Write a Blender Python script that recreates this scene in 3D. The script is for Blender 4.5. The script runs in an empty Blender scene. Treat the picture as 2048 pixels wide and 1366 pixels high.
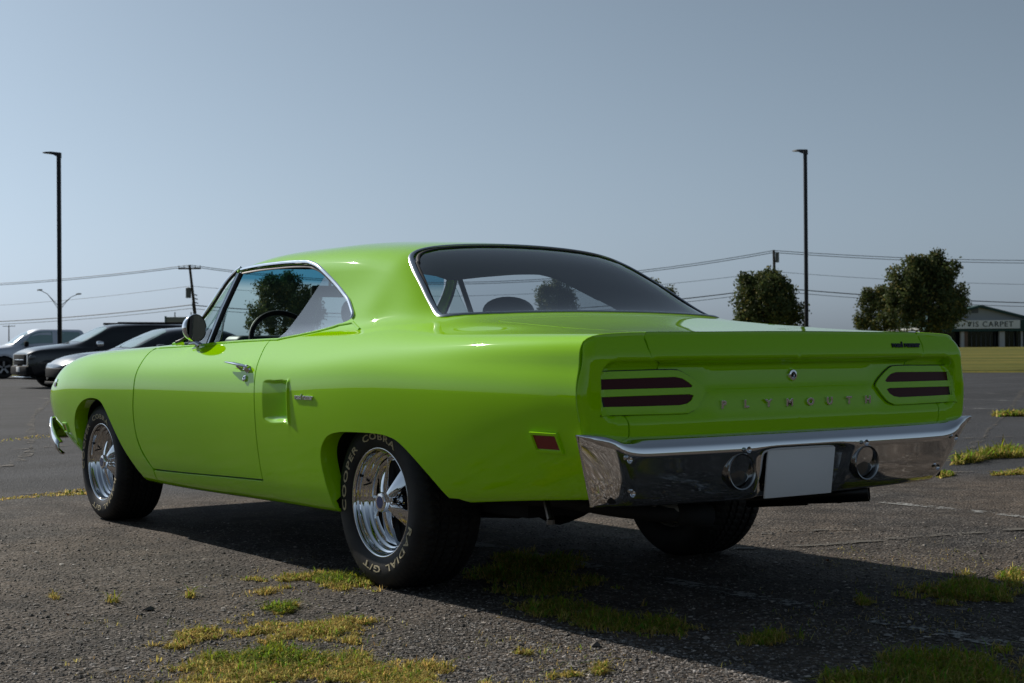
import bpy, bmesh, math, random
import numpy as np
from mathutils import Vector, Matrix, geometry
random.seed(7); RNG = np.random.default_rng(7)
scene = bpy.context.scene
COL = scene.collection

# ---------------------------------------------------------------- camera
CAM_POS = np.array([-4.9255, 3.7547, 0.905]); YAW, PITCH, ROLL, FPX = -0.6201, 0.0056, -0.0071, 2982.0
def cam_axes():
    f = np.array([math.cos(PITCH)*math.cos(YAW), math.cos(PITCH)*math.sin(YAW), math.sin(PITCH)])
    r = np.array([math.sin(YAW), -math.cos(YAW), 0]); u = np.cross(r, f)
    c, s = math.cos(ROLL), math.sin(ROLL)
    return f, c*r+s*u, -s*r+c*u
AF, AR, AU = cam_axes()
cd = bpy.data.cameras.new('camera'); cam = bpy.data.objects.new('camera', cd); COL.objects.link(cam)
M = Matrix.Identity(4)
for i in range(3):
    M[i][0], M[i][1], M[i][2], M[i][3] = AR[i], AU[i], -AF[i], CAM_POS[i]
cam.matrix_world = M
cd.sensor_width = 36.0; cd.lens = 36.0*FPX/2048.0; cd.clip_start = 0.05; cd.clip_end = 6000
cd.dof.use_dof = True; cd.dof.focus_distance = 6.2; cd.dof.aperture_fstop = 9.0
scene.camera = cam

# ---------------------------------------------------------------- sky, sun, exposure
SUN_EL, SUN_AZ = math.radians(33.0), math.radians(7.5)      # azimuth from +X towards +Y
wd = bpy.data.worlds.new('World'); scene.world = wd; wd.use_nodes = True
nt = wd.node_tree; bg = nt.nodes['Background']
sky = nt.nodes.new('ShaderNodeTexSky'); sky.sky_type = 'NISHITA'; sky.sun_disc = False
sky.sun_elevation = SUN_EL; sky.sun_rotation = math.radians(90.0)-SUN_AZ
sky.altitude = 200; sky.air_density = 1.2; sky.dust_density = 1.4; sky.ozone_density = 1.6
# thin high haze: the clear-sky colour washed towards an even grey-blue
bwn = nt.nodes.new('ShaderNodeRGBToBW'); nt.links.new(sky.outputs[0], bwn.inputs[0])
hzn = nt.nodes.new('ShaderNodeMix'); hzn.data_type = 'RGBA'; hzn.blend_type = 'MULTIPLY'; hzn.inputs[0].default_value = 1.0; hzn.inputs[7].default_value = (.735, .96, 1.235, 1)
mp_ = nt.nodes.new('ShaderNodeMath'); mp_.operation = 'DIVIDE'; mp_.inputs[1].default_value = 7.0; nt.links.new(bwn.outputs[0], mp_.inputs[0])
mq_ = nt.nodes.new('ShaderNodeMath'); mq_.operation = 'POWER'; mq_.inputs[1].default_value = 1.03; nt.links.new(mp_.outputs[0], mq_.inputs[0])
mr_ = nt.nodes.new('ShaderNodeMath'); mr_.operation = 'MULTIPLY'; mr_.inputs[1].default_value = 7.0; nt.links.new(mq_.outputs[0], mr_.inputs[0])
nt.links.new(mr_.outputs[0], hzn.inputs[6])
mxn = nt.nodes.new('ShaderNodeMix'); mxn.data_type = 'RGBA'; mxn.inputs[0].default_value = 0.82
nt.links.new(sky.outputs[0], mxn.inputs[6]); nt.links.new(hzn.outputs[2], mxn.inputs[7])
nt.links.new(mxn.outputs[2], bg.inputs['Color']); bg.inputs['Strength'].default_value = 0.064
sd = bpy.data.lights.new('sun', 'SUN'); sun = bpy.data.objects.new('sun', sd); COL.objects.link(sun)
sd.energy = 4.4; sd.angle = math.radians(0.6); sd.color = (1.0, 0.93, 0.83)
sdir = Vector((math.cos(SUN_EL)*math.cos(SUN_AZ), math.cos(SUN_EL)*math.sin(SUN_AZ), math.sin(SUN_EL)))
sun.rotation_euler = (-sdir).to_track_quat('-Z', 'Y').to_euler(); sun.location = (20, 0, 20)
vs = scene.view_settings; vs.view_transform = 'Standard'; vs.look = 'None'; vs.exposure = 0.0; vs.gamma = 1.0
try: vs.use_curve_mapping = False
except Exception: pass
scene.cycles.max_bounces = 10; scene.cycles.transparent_max_bounces = 16; scene.cycles.glossy_bounces = 6
# ---------------------------------------------------------------- helpers
def obj(name, mesh, parent=None, **props):
    o = bpy.data.objects.new(name, mesh); COL.objects.link(o)
    if parent is not None: o.parent = parent
    for k, v in props.items(): o[k] = v
    return o
def empty(name, loc=(0, 0, 0), rz=0.0, parent=None, **props):
    o = obj(name, None, parent, **props); o.location = loc; o.rotation_euler = (0, 0, rz); o.empty_display_size = .2
    return o
class MB:
    """collects vertices and faces of one mesh"""
    def __init__(s): s.V = []; s.F = []; s.N = []; s.m = []; s.n = 0; s.custom = False
    def add(s, V, F, N=None, mi=0):
        V = np.asarray(V, float); s.V.append(V)
        for f in F: s.F.append(tuple(int(i)+s.n for i in f)); s.m.append(mi)
        if N is not None: s.custom = True; s.N.append(np.asarray(N, float))
        else: s.N.append(np.zeros_like(V))
        s.n += len(V); return s
    def mesh(s, name, mats, smooth=True, angle=35):
        me = bpy.data.meshes.new(name); V = np.concatenate(s.V) if s.V else np.zeros((0, 3))
        me.from_pydata(V.tolist(), [], s.F)
        for mt in (mats if isinstance(mats, (list, tuple)) else [mats]): me.materials.append(mt)
        me.polygons.foreach_set('material_index', s.m)
        me.polygons.foreach_set('use_smooth', [smooth]*len(s.F))
        if s.custom:
            N = np.concatenate(s.N); N /= np.maximum(np.linalg.norm(N, axis=1), 1e-9)[:, None]
            me.normals_split_custom_set_from_vertices(N.tolist())
        elif smooth: me.set_sharp_from_angle(angle=math.radians(angle))
        me.update(); return me
    def build(s, name, mats, parent=None, smooth=True, angle=35, **props):
        return obj(name, s.mesh(name, mats, smooth, angle), parent, **props)
    # ---- shapes
    def box(s, lo, hi, mi=0, mat=None):
        x0, y0, z0 = lo; x1, y1, z1 = hi
        V = np.array([(x0,y0,z0),(x1,y0,z0),(x1,y1,z0),(x0,y1,z0),(x0,y0,z1),(x1,y0,z1),(x1,y1,z1),(x0,y1,z1)], float)
        if mat is not None: V = V@np.array(mat.to_3x3()).T+np.array(mat.translation)
        return s.add(V, [(0,3,2,1),(4,5,6,7),(0,1,5,4),(1,2,6,5),(2,3,7,6),(3,0,4,7)], mi=mi)
    def bbox(s, lo, hi, b=.01, mi=0, seg=2, mat=None):
        """bevelled box"""
        bm = bmesh.new(); bmesh.ops.create_cube(bm, size=1)
        lo = np.array(lo, float); hi = np.array(hi, float)
        for v in bm.verts: v.co = Vector((lo+hi)/2+(hi-lo)*np.array(v.co))
        bmesh.ops.bevel(bm, geom=bm.edges[:], offset=b, segments=seg, profile=.5, affect='EDGES')
        s.addbm(bm, mi, mat); bm.free(); return s
    def addbm(s, bm, mi=0, mat=None):
        bm.verts.index_update(); V = np.array([v.co for v in bm.verts])
        if mat is not None: V = V@np.array(mat.to_3x3()).T+np.array(mat.translation)
        return s.add(V, [[v.index for v in f.verts] for f in bm.faces], mi=mi)
    def lathe(s, prof, n=64, axis='y', mi=0, c=(0, 0, 0), closed=False, rfn=None):
        prof = np.array(prof, float); m = len(prof); th = np.linspace(0, 2*np.pi, n, endpoint=False)
        R = prof[None, :, 1]+0*th[:, None]; A = prof[None, :, 0]+0*th[:, None]
        if rfn is not None: R = rfn(th[:, None]+0*R, A, R)
        a, b = R*np.cos(th)[:, None], R*np.sin(th)[:, None]
        if axis == 'y': V = np.stack([a, A, b], -1)
        elif axis == 'x': V = np.stack([A, b, a], -1)
        else: V = np.stack([b, a, A], -1)
        F = []
        for i in range(n):
            j = (i+1) % n
            for k in range(m-1): F.append((i*m+k, i*m+k+1, j*m+k+1, j*m+k))
        return s.add(V.reshape(-1, 3)+np.array(c), F, mi=mi)
    def tube(s, pts, r, n=10, mi=0, cap=True, flat=1.0, up=None):
        """round (or flattened) tube along a polyline; r scalar or list"""
        P = np.array(pts, float); m = len(P); r = np.broadcast_to(np.asarray(r, float), (m,))
        T = np.gradient(P, axis=0); T /= np.maximum(np.linalg.norm(T, axis=1), 1e-9)[:, None]
        u = np.array(up if up is not None else ((0, 0, 1) if abs(T[0][2]) < .9 else (1, 0, 0)), float)
        V = []
        th = np.linspace(0, 2*np.pi, n, endpoint=False)
        for i in range(m):
            uu = u if np.ndim(u) == 1 else u[i]
            a = np.cross(T[i], uu); a /= max(np.linalg.norm(a), 1e-9); b = np.cross(a, T[i])
            V.append(P[i]+r[i]*(np.cos(th)[:, None]*a+flat*np.sin(th)[:, None]*b))
            if np.ndim(u) == 1 and up is None: u = b
        F = []
        for i in range(m-1):
            for k in range(n): F.append((i*n+k, i*n+(k+1) % n, (i+1)*n+(k+1) % n, (i+1)*n+k))
        if cap: F.append(tuple(range(n))[::-1]); F.append(tuple((m-1)*n+k for k in range(n)))
        return s.add(np.concatenate(V), F, mi=mi)
    def ribbon(s, P, Nn, B, w, t, mi=0, sink=.002):
        """moulding: rounded strip on a surface. P points, Nn surface normals, B in-surface side vectors"""
        P = np.array(P); prof = [(-w/2, -sink), (-w/2, t*.45), (-w*.3, t*.85), (0, t), (w*.3, t*.85), (w/2, t*.45), (w/2, -sink)]
        m = len(prof); V = np.concatenate([(P[i]+np.array([a*B[i]+b*Nn[i] for a, b in prof])) for i in range(len(P))])
        F = []
        for i in range(len(P)-1):
            for k in range(m-1): F.append((i*m+k, i*m+k+1, (i+1)*m+k+1, (i+1)*m+k))
        F.append(tuple(range(m))); F.append(tuple((len(P)-1)*m+k for k in range(m))[::-1])
        return s.add(V, F, mi=mi)
    def prism(s, poly, a0, a1, axis='y', mi=0):
        """extrude a 2-D polygon (list of 2-tuples) along an axis"""
        n = len(poly); V = []
        for a in (a0, a1):
            for p, q in poly: V.append({'y': (p, a, q), 'x': (a, p, q), 'z': (p, q, a)}[axis])
        F = [tuple(range(n))[::-1], tuple(range(n, 2*n))]+[(i, (i+1) % n, n+(i+1) % n, n+i) for i in range(n)]
        return s.add(V, F, mi=mi)
    def mirror(s):
        V = np.concatenate(s.V); V2 = V*[1, -1, 1]; N = np.concatenate(s.N)*[1, -1, 1]; n = s.n
        F2 = [tuple(i+n for i in f[::-1]) for f in s.F]; s.V.append(V2); s.N.append(N); s.F += F2; s.m += s.m[:]; s.n *= 2
        return s
    def mirrored(s):
        o = MB(); o.custom = s.custom; o.V = [v*[1, -1, 1] for v in s.V]; o.N = [v*[1, -1, 1] for v in s.N]
        o.F = [f[::-1] for f in s.F]; o.m = s.m[:]; o.n = s.n; return o
def fix_out(mb_obj):
    me = mb_obj.data; bm = bmesh.new(); bm.from_mesh(me); bmesh.ops.recalc_face_normals(bm, faces=bm.faces[:]); bm.to_mesh(me); bm.free()

def pt_seg_d(P, A, B):
    d = B-A; L = (d*d).sum(-1); L = np.where(L < 1e-12, 1e-12, L)
    best = np.full(len(P), 9e9)
    for a, dd, l in zip(A, d, L):
        t = np.clip(((P-a)@dd)/l, 0, 1); q = a+t[:, None]*dd
        best = np.minimum(best, ((P-q)**2).sum(-1))
    return np.sqrt(best)
def inside(P, L):
    x, y = P[:, 0], P[:, 1]; r = np.zeros(len(P), bool); n = len(L); j = n-1
    for i in range(n):
        xi, yi = L[i]; xj, yj = L[j]
        c = ((yi > y) != (yj > y)) & (x < (xj-xi)*(y-yi)/(yj-yi+1e-15)+xi); r ^= c; j = i
    return r
def dens(L, h):
    L = np.array(L, float); out = []
    for i in range(len(L)):
        a, b = L[i], L[(i+1) % len(L)]; n = max(1, int(math.ceil(np.linalg.norm(b-a)/h)))
        for k in range(n): out.append(a+(b-a)*k/n)
    return np.array(out)
def smoothpoly(pts, n=6, closed=False):
    """Catmull-Rom through points"""
    P = np.array(pts, float); m = len(P); out = []
    rng = range(m if closed else m-1)
    for i in rng:
        p0 = P[(i-1) % m] if closed or i > 0 else 2*P[0]-P[1]; p1 = P[i]; p2 = P[(i+1) % m]
        p3 = P[(i+2) % m] if closed or i+2 < m else 2*P[-1]-P[-2]
        for k in range(n):
            t = k/n; out.append(.5*((2*p1)+(-p0+p2)*t+(2*p0-5*p1+4*p2-p3)*t*t+(-p0+3*p1-3*p2+p3)*t**3))
    if not closed: out.append(P[-1])
    return [tuple(q) for q in out]
def inset(L, d):
    L = np.array(L, float); A = .5*np.sum(L[:, 0]*np.roll(L[:, 1], -1)-np.roll(L[:, 0], -1)*L[:, 1]); sg = 1 if A > 0 else -1
    out = []; n = len(L)
    for i in range(n):
        a, b, c = L[i-1], L[i], L[(i+1) % n]; e1 = b-a; e2 = c-b
        e1 = e1/max(np.linalg.norm(e1), 1e-9); e2 = e2/max(np.linalg.norm(e2), 1e-9)
        n1 = sg*np.array([-e1[1], e1[0]]); n2 = sg*np.array([-e2[1], e2[0]]); m = n1+n2; k = max((m@n1), .35)
        out.append(b+d*m/k)
    return np.array(out)
def trim(fn, loops, h, sc=(1, 1), out=(0, 1, .3), off=0.0, flange=None, skip=None, extra=None, gap=0.0, d1=.004, d2=.004, edge=.003):
    """triangulate the part of surface fn(a,b)->(n,3) inside loops (first outer, others holes);
    exact surface normals; optional flange turned inward round the edge. Loops are in (a*sc0, b*sc1)."""
    sc = np.array(sc, float); LL = []
    for k, L in enumerate(loops):
        L = np.array(L, float)*sc
        if gap: L = inset(L, gap if k == 0 else -gap)
        LL.append(dens(L, h))
    lo = LL[0].min(0); hi = LL[0].max(0)
    gx = np.arange(lo[0]+h/2, hi[0], h); gy = np.arange(lo[1]+h/2, hi[1], h)
    G = np.stack(np.meshgrid(gx, gy, indexing='ij'), -1).reshape(-1, 2)
    if extra is not None:
        (a0, a1, b0, b1, he) = extra; m = ~((G[:, 0] > a0) & (G[:, 0] < a1) & (G[:, 1] > b0) & (G[:, 1] < b1)); G = G[m]
        E = np.stack(np.meshgrid(np.arange(a0, a1, he), np.arange(b0, b1, he), indexing='ij'), -1).reshape(-1, 2); G = np.concatenate([G, E])
    ins = inside(G, LL[0])
    for L in LL[1:]: ins &= ~inside(G, L)
    G = G[ins]; A = np.concatenate(LL); B = np.concatenate([np.roll(L, -1, 0) for L in LL])
    if len(G): G = G[pt_seg_d(G, A, B) > .45*(h if extra is None else min(h, extra[4]*1.2))]
    pts = np.concatenate(LL+[G]) if len(G) else np.concatenate(LL)
    edges = []; base = 0
    for L in LL:
        n = len(L); edges += [(base+i, base+(i+1) % n) for i in range(n)]; base += n
    r = geometry.delaunay_2d_cdt([Vector(p) for p in pts], edges, [], 0, 1e-7)
    P2 = np.array([tuple(v) for v in r[0]]); T = np.array([f for f in r[2] if len(f) == 3])
    cen = P2[T].mean(1); ok = inside(cen, LL[0])
    for L in LL[1:]: ok &= ~inside(cen, L)
    T = T[ok]; uv = P2/sc
    def PN(uv):
        a, b = uv[:, 0], uv[:, 1]; P = fn(a, b); e1 = d1/sc[0]; e2 = d2/sc[1]
        da = fn(a+e1, b)-fn(a-e1, b); db = fn(a, b+e2)-fn(a, b-e2); N = np.cross(da, db)
        N /= np.maximum(np.linalg.norm(N, axis=1), 1e-12)[:, None]
        o = np.array(out, float) if not callable(out) else out(P)
        N *= np.sign((N*o).sum()+1e-12); return P-off*N, N
    P, N = PN(uv)
    fl = []
    for t in T:
        n = np.cross(P[t[1]]-P[t[0]], P[t[2]]-P[t[0]]); fl.append(tuple(t) if n@N[t[0]] > 0 else tuple(t[::-1]))
    mb = MB(); V = [P]; NN = [N]; F = fl; nb = len(P)
    if flange:
        for L in LL:
            n = len(L); p, nn = PN(L/sc); tg = np.roll(p, -1, 0)-np.roll(p, 1, 0); tg /= np.maximum(np.linalg.norm(tg, axis=1), 1e-9)[:, None]
            o = np.cross(tg, nn)
            mid = L+0*L; test = (np.roll(L, -1, 0)-np.roll(L, 1, 0)); test /= np.maximum(np.linalg.norm(test, axis=1), 1e-9)[:, None]
            q = L+np.stack([test[:, 1], -test[:, 0]], -1)*h*.05; isin = inside(q, LL[0])
            for L2 in LL[1:]: isin &= ~inside(q, L2)
            pq, _ = PN(q/sc); dirn = pq-p; s_ = np.sign((o*dirn).sum(-1)+1e-12); o = o*s_[:, None]*np.where(isin, -1, 1)[:, None]
            dep = flange(L/sc) if callable(flange) else np.full(n, flange)
            r1 = p-nn*edge+o*edge*.4; dv = -nn
            r2 = p-nn*dep[:, None]
            V += [p, r1, r2]; NN += [nn, o*.9+nn*.1, o]; sk = skip(L/sc) if skip is not None else np.zeros(n, bool)
            for i in range(n):
                j = (i+1) % n
                if sk[i] and sk[j]: continue
                for k in (0, 1):
                    a, b, c, d = nb+k*n+i, nb+k*n+j, nb+(k+1)*n+j, nb+(k+1)*n+i
                    pp = [p, r1, r2]; nrm = np.cross(pp[k][j]-pp[k][i], pp[k+1][j]-pp[k][i])
                    F.append((a, b, c, d) if nrm@o[i] > 0 else (d, c, b, a))
            nb += 3*n
    mb.add(np.concatenate(V), F, np.concatenate(NN)); return mb

# ---------------------------------------------------------------- material helpers
def mat(name, col=(.8, .8, .8), rough=.5, metal=0.0, coat=0.0, spec=.5, ior=1.45, coat_rough=.03, **k):
    m = bpy.data.materials.new(name); m.use_nodes = True; b = m.node_tree.nodes['Principled BSDF']
    b.inputs['Base Color'].default_value = (*col, 1); b.inputs['Roughness'].default_value = rough; b.inputs['Metallic'].default_value = metal
    b.inputs['Coat Weight'].default_value = coat; b.inputs['Coat Roughness'].default_value = coat_rough
    b.inputs['Specular IOR Level'].default_value = spec; b.inputs['IOR'].default_value = ior
    for kk, v in k.items(): b.inputs[kk].default_value = v
    return m
class NT:
    def __init__(s, m): s.t = m.node_tree; s.b = s.t.nodes.get('Principled BSDF')
    def n(s, ty, **k):
        nd = s.t.nodes.new('ShaderNode'+ty)
        for a, v in k.items():
            if a in nd.inputs.keys() if isinstance(a, str) else False: nd.inputs[a].default_value = v
            else: setattr(nd, a, v)
        return nd
    def l(s, a, b): s.t.links.new(a, b)
    def noise(s, vec, scale, detail=4, rough=.55, dist=0):
        nd = s.n('TexNoise'); nd.inputs['Scale'].default_value = scale; nd.inputs['Detail'].default_value = detail
        nd.inputs['Roughness'].default_value = rough; nd.inputs['Distortion'].default_value = dist
        if vec is not None: s.l(vec, nd.inputs['Vector'])
        return nd.outputs['Fac']
    def ramp(s, fac, stops):
        nd = s.n('ValToRGB'); cr = nd.color_ramp
        while len(cr.elements) < len(stops): cr.elements.new(.5)
        for e, (p, c) in zip(cr.elements, stops): e.position = p; e.color = (*c, 1) if len(c) == 3 else c
        s.l(fac, nd.inputs['Fac']); return nd.outputs['Color']
    def mix(s, fac, a, b, mode='MIX'):
        nd = s.n('Mix', data_type='RGBA', blend_type=mode)
        for inp, v in ((nd.inputs[0], fac), (nd.inputs[6], a), (nd.inputs[7], b)):
            if hasattr(v, 'is_linked') or hasattr(v, 'links'): s.l(v, inp)
            else: inp.default_value = v if not isinstance(v, tuple) else ((*v, 1) if len(v) == 3 else v)
        return nd.outputs[2]
    def math(s, op, a, b=0.0, clamp=False):
        nd = s.n('Math', operation=op, use_clamp=clamp)
        for inp, v in ((nd.inputs[0], a), (nd.inputs[1], b)):
            if hasattr(v, 'links'): s.l(v, inp)
            else: inp.default_value = v
        return nd.outputs[0]
    def bump(s, h, strength=.3, dist=.01):
        nd = s.n('Bump'); nd.inputs['Strength'].default_value = strength; nd.inputs['Distance'].default_value = dist
        s.l(h, nd.inputs['Height']); s.l(nd.outputs[0], s.b.inputs['Normal']); return nd
def glass(name, tint=(.8, .85, .85), refl=1.0):
    m = bpy.data.materials.new(name); m.use_nodes = True; t = m.node_tree; t.nodes.remove(t.nodes['Principled BSDF'])
    o = t.nodes['Material Output']; tr = t.nodes.new('ShaderNodeBsdfTransparent'); tr.inputs[0].default_value = (*tint, 1)
    gl = t.nodes.new('ShaderNodeBsdfGlossy'); gl.inputs['Roughness'].default_value = .0; gl.inputs[0].default_value = (1, 1, 1, 1)
    fr = t.nodes.new('ShaderNodeFresnel'); ge = t.nodes.new('ShaderNodeNewGeometry'); mr = t.nodes.new('ShaderNodeMapRange'); io = 1.0+.5*refl
    mr.inputs['To Min'].default_value = io; mr.inputs['To Max'].default_value = 1/io
    t.links.new(ge.outputs['Backfacing'], mr.inputs['Value']); t.links.new(mr.outputs[0], fr.inputs[0])   # a pane: the same reflection from both sides
    mx = t.nodes.new('ShaderNodeMixShader'); t.links.new(fr.outputs[0], mx.inputs[0]); t.links.new(tr.outputs[0], mx.inputs[1]); t.links.new(gl.outputs[0], mx.inputs[2]); t.links.new(mx.outputs[0], o.inputs[0])
    m['tr'] = tr.name; return m
def text_mesh(txt, size=1.0, extrude=.02, bevel=0.0, font=None, align='CENTER', shear=0.0, space=1.0, res=3, offset=0.0):
    """flat lettering -> (V,F) arrays, x right, y up, z out"""
    c = bpy.data.curves.new('t', 'FONT'); c.body = txt; c.size = size; c.extrude = extrude; c.bevel_depth = bevel; c.align_x = align; c.align_y = 'CENTER'
    c.shear = shear; c.space_character = space; c.resolution_u = res; c.offset = offset
    o = bpy.data.objects.new('t', c); COL.objects.link(o); dg = bpy.context.evaluated_depsgraph_get()
    me = bpy.data.meshes.new_from_object(o.evaluated_get(dg)); V = np.array([v.co for v in me.vertices]); F = [tuple(p.vertices) for p in me.polygons]
    bpy.data.objects.remove(o); bpy.data.curves.remove(c); bpy.data.meshes.remove(me); return V, F
def ray_dir(px, py): return AF+(px-1024)/FPX*AR-(py-683)/FPX*AU
# ---------------------------------------------------------------- car body surface: sections along x

XG=np.arange(-1.60,4.20,.01)
def pchip(xs,ys,x):
    xs=np.array(xs,float);ys=np.array(ys,float);h=np.diff(xs);d=np.diff(ys)/h
    m=np.zeros(len(xs));m[0]=d[0];m[-1]=d[-1]
    for i in range(1,len(xs)-1):
        if d[i-1]*d[i]>0:
            w1=2*h[i]+h[i-1];w2=h[i]+2*h[i-1];m[i]=(w1+w2)/(w1/d[i-1]+w2/d[i])
    x=np.clip(x,xs[0],xs[-1]);i=np.clip(np.searchsorted(xs,x)-1,0,len(xs)-2)
    t=(x-xs[i])/h[i]
    return (2*t**3-3*t**2+1)*ys[i]+(t**3-2*t**2+t)*h[i]*m[i]+(-2*t**3+3*t**2)*ys[i+1]+(t**3-t**2)*h[i]*m[i+1]
def smooth(a,sig):
    n=int(sig*3);k=np.exp(-.5*(np.arange(-n,n+1)/sig)**2);k/=k.sum()
    return np.convolve(np.pad(a,n,mode='edge'),k,'valid')
def line(xs,ys,sig=6): return smooth(pchip(xs,ys,XG),sig)
W=line([-1.42,-1.3,-1.1,-.6,0,.4,.9,1.5,2.2,2.9,3.3,3.5,3.65,3.8,3.9],[.918,.928,.945,.962,.966,.960,.948,.942,.942,.945,.930,.915,.896,.862,.83],8)
ZB=line([-1.42,-1.3,-.65,-.3,.25,1,2,2.5,3.2,3.6,3.9],[.437,.430,.375,.335,.274,.265,.255,.262,.33,.42,.47])
ZC=line([-1.42,-1.3,-.6,0,.9,2.1,2.8,3.4,3.9],[.54,.537,.49,.45,.41,.393,.40,.46,.52],10)
ZM=line([-1.42,-1.2,-.2,.4,.9,2.2,3.3,3.9],[.78,.79,.80,.775,.745,.74,.72,.66],12)
XA=[-1.42,-1.0,-.4,.1,.6,1.2,2.0,2.6,3.2,3.6,3.9]
O7=line(XA,[.022,.028,.045,.06,.07,.07,.07,.065,.06,.06,.06]);Z7=line(XA,[.895,.90,.905,.915,.905,.895,.885,.88,.865,.83,.755])
O8=line(XA,[.05,.06,.09,.115,.13,.135,.135,.13,.13,.13,.13]);Z8=line(XA,[.943,.946,.95,.965,.965,.958,.935,.922,.905,.868,.785])
Y9=line(XA,[.80,.81,.82,.795,.775,.77,.745,.72,.70,.66,.62]);Z9=line(XA,[.952,.962,.975,1.0,.995,.985,.952,.935,.917,.882,.81])
XB=[-1.42,-1.0,-.5,-.3,-.19,0,.15,.3,.6,1.0,1.4,1.72,2.0,2.3,2.45,2.7,3.2,3.6,3.9]
def T(v): return line(XB,v,4)
Y10=T([.66,.68,.74,.75,.745,.745,.745,.745,.735,.735,.735,.735,.72,.70,.62,.6,.57,.54,.5])
Z10=T([.955,.973,1.0,1.005,1.01,1.03,1.045,1.07,1.07,1.07,1.07,1.06,1.03,.948,.942,.939,.922,.882,.81])
Y11=T([.5,.52,.62,.68,.695,.695,.685,.675,.67,.675,.68,.675,.675,.60,.5,.48,.45,.42,.4])
Z11=T([.955,.978,1.012,1.025,1.04,1.10,1.145,1.18,1.20,1.20,1.20,1.20,1.09,.955,.948,.945,.928,.887,.817])
Y12=T([.35,.38,.48,.55,.58,.60,.59,.58,.605,.62,.625,.615,.60,.5,.4,.38,.36,.34,.32])
Z12=T([.955,.980,1.02,1.04,1.075,1.17,1.25,1.305,1.325,1.335,1.338,1.325,1.17,.985,.95,.947,.932,.89,.82])
Y13=T([.17,.19,.25,.29,.31,.32,.32,.32,.33,.34,.34,.33,.32,.26,.2,.19,.18,.17,.16])
Z13=T([.957,.982,1.028,1.055,1.10,1.21,1.292,1.346,1.377,1.397,1.397,1.368,1.21,1.015,.952,.949,.934,.894,.824])
Z14=T([.957,.983,1.03,1.058,1.11,1.22,1.302,1.357,1.388,1.41,1.408,1.378,1.225,1.03,.954,.95,.935,.895,.825])
Wc=W+.006
TK=line([-1.6,-1.25,-.8,-.5,4],[.045,.035,.006,0,0],8)
CY=np.stack([Wc-.17-TK,Wc-.085-TK,Wc-.05-.9*TK,Wc-.03-.45*TK,Wc-.006,Wc,Wc-.02,Wc-O7,Wc-O8,Y9,Y10,Y11,Y12,Y13,0*W])
CZ=np.stack([ZB-.02,ZB-.006,ZB+.04,ZC,ZC+.55*(ZM-ZC),ZM,ZM+.55*(Z7-ZM),Z7,Z8,Z9,Z10,Z11,Z12,Z13,Z14])
K=len(CY)
def bsm(P,sgn):
    lo=2*P[0]-P[1]; hi=sgn*P[-2]
    Q=np.concatenate([lo[None],P,hi[None]]); return (Q[:-2]+4*Q[1:-1]+Q[2:])/6
PY=CY+.6*(CY-bsm(CY,-1));PZ=CZ+.6*(CZ-bsm(CZ,1));PY[-1]=0
PYe=np.concatenate([(2*PY[0]-PY[1])[None],PY,-PY[-2][None]]);PZe=np.concatenate([(2*PZ[0]-PZ[1])[None],PZ,PZ[-2][None]])
def S(X,v):
    X=np.asarray(X,float);v=np.clip(np.asarray(v,float),0,K-1)
    g=(X-XG[0])/.01;i=np.clip(np.floor(g).astype(int),1,len(XG)-3);t=g-i
    w=[-.5*t+t*t-.5*t**3,1-2.5*t*t+1.5*t**3,.5*t+2*t*t-1.5*t**3,-.5*t*t+.5*t**3]
    j=np.clip(np.floor(v).astype(int),0,K-2);q=v-j
    b=[(1-q)**3/6,(3*q**3-6*q*q+4)/6,(-3*q**3+3*q*q+3*q+1)/6,q**3/6]
    y=0;z=0
    for a in range(4):
        for c in range(4):
            ww=w[c]*b[a]; y=y+ww*PYe[j+a,i-1+c]; z=z+ww*PZe[j+a,i-1+c]
    return np.stack([X+0*y,y,z],-1)
# ---------------------------------------------------------------- ground
def gp(px, py, z=0.0): d = ray_dir(px, py); t = (z-CAM_POS[2])/d[2]; return CAM_POS+t*d
def far(px, dist, z=0.0):
    """point at a horizontal distance along a pixel column"""
    d = ray_dir(px, 690); h = np.array([d[0], d[1], 0]); h /= np.linalg.norm(h); return np.array([CAM_POS[0]+h[0]*dist, CAM_POS[1]+h[1]*dist, z])
def hz(px): # horizon row
    return 683+(AF[2]+(px-1024)/FPX*AR[2])/AU[2]*FPX
def zrow(px, py, dist): return CAM_POS[2]+(hz(px)-py)/FPX*dist/math.sqrt(1+((px-1024)/FPX)**2)
ASPH = mat('worn_asphalt', (.06, .06, .06), .9, spec=.3)
n = NT(ASPH); g = n.n('NewGeometry').outputs['Position']
def vor(n, vec, scale, feat='F1', out='Distance', rnd=1.0):
    v = n.n('TexVoronoi', feature=feat); v.inputs['Scale'].default_value = scale; v.inputs['Randomness'].default_value = rnd; n.l(vec, v.inputs['Vector']); return v.outputs[out]
chip = vor(n, g, 70, out='Color'); chd = vor(n, g, 70); chip2 = vor(n, g, 150, out='Color')
sep = n.n('SeparateColor'); n.l(chip, sep.inputs[0]); sep2 = n.n('SeparateColor'); n.l(chip2, sep2.inputs[0])
v1 = n.ramp(sep.outputs[0], [(.0, (.010, .010, .011)), (.5, (.024, .023, .023)), (.78, (.055, .051, .048)), (.92, (.14, .13, .12)), (1, (.32, .30, .27))])
v2 = n.ramp(sep2.outputs[0], [(0, (.012, .012, .013)), (.6, (.032, .031, .030)), (.93, (.10, .095, .09)), (1, (.26, .25, .22))])
col = n.mix(.42, v1, v2)
big = n.noise(g, .55, 5, .6); mid = n.noise(g, 3.1, 6, .65, .4); fine = n.noise(g, 28, 4)
brown = n.mix(n.math('MULTIPLY', n.ramp(big, [(.36, (.15,)*3), (.58, (1,)*3)]), .9), col, n.mix(.55, col, (.13, .095, .066), 'MIX'))
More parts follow.
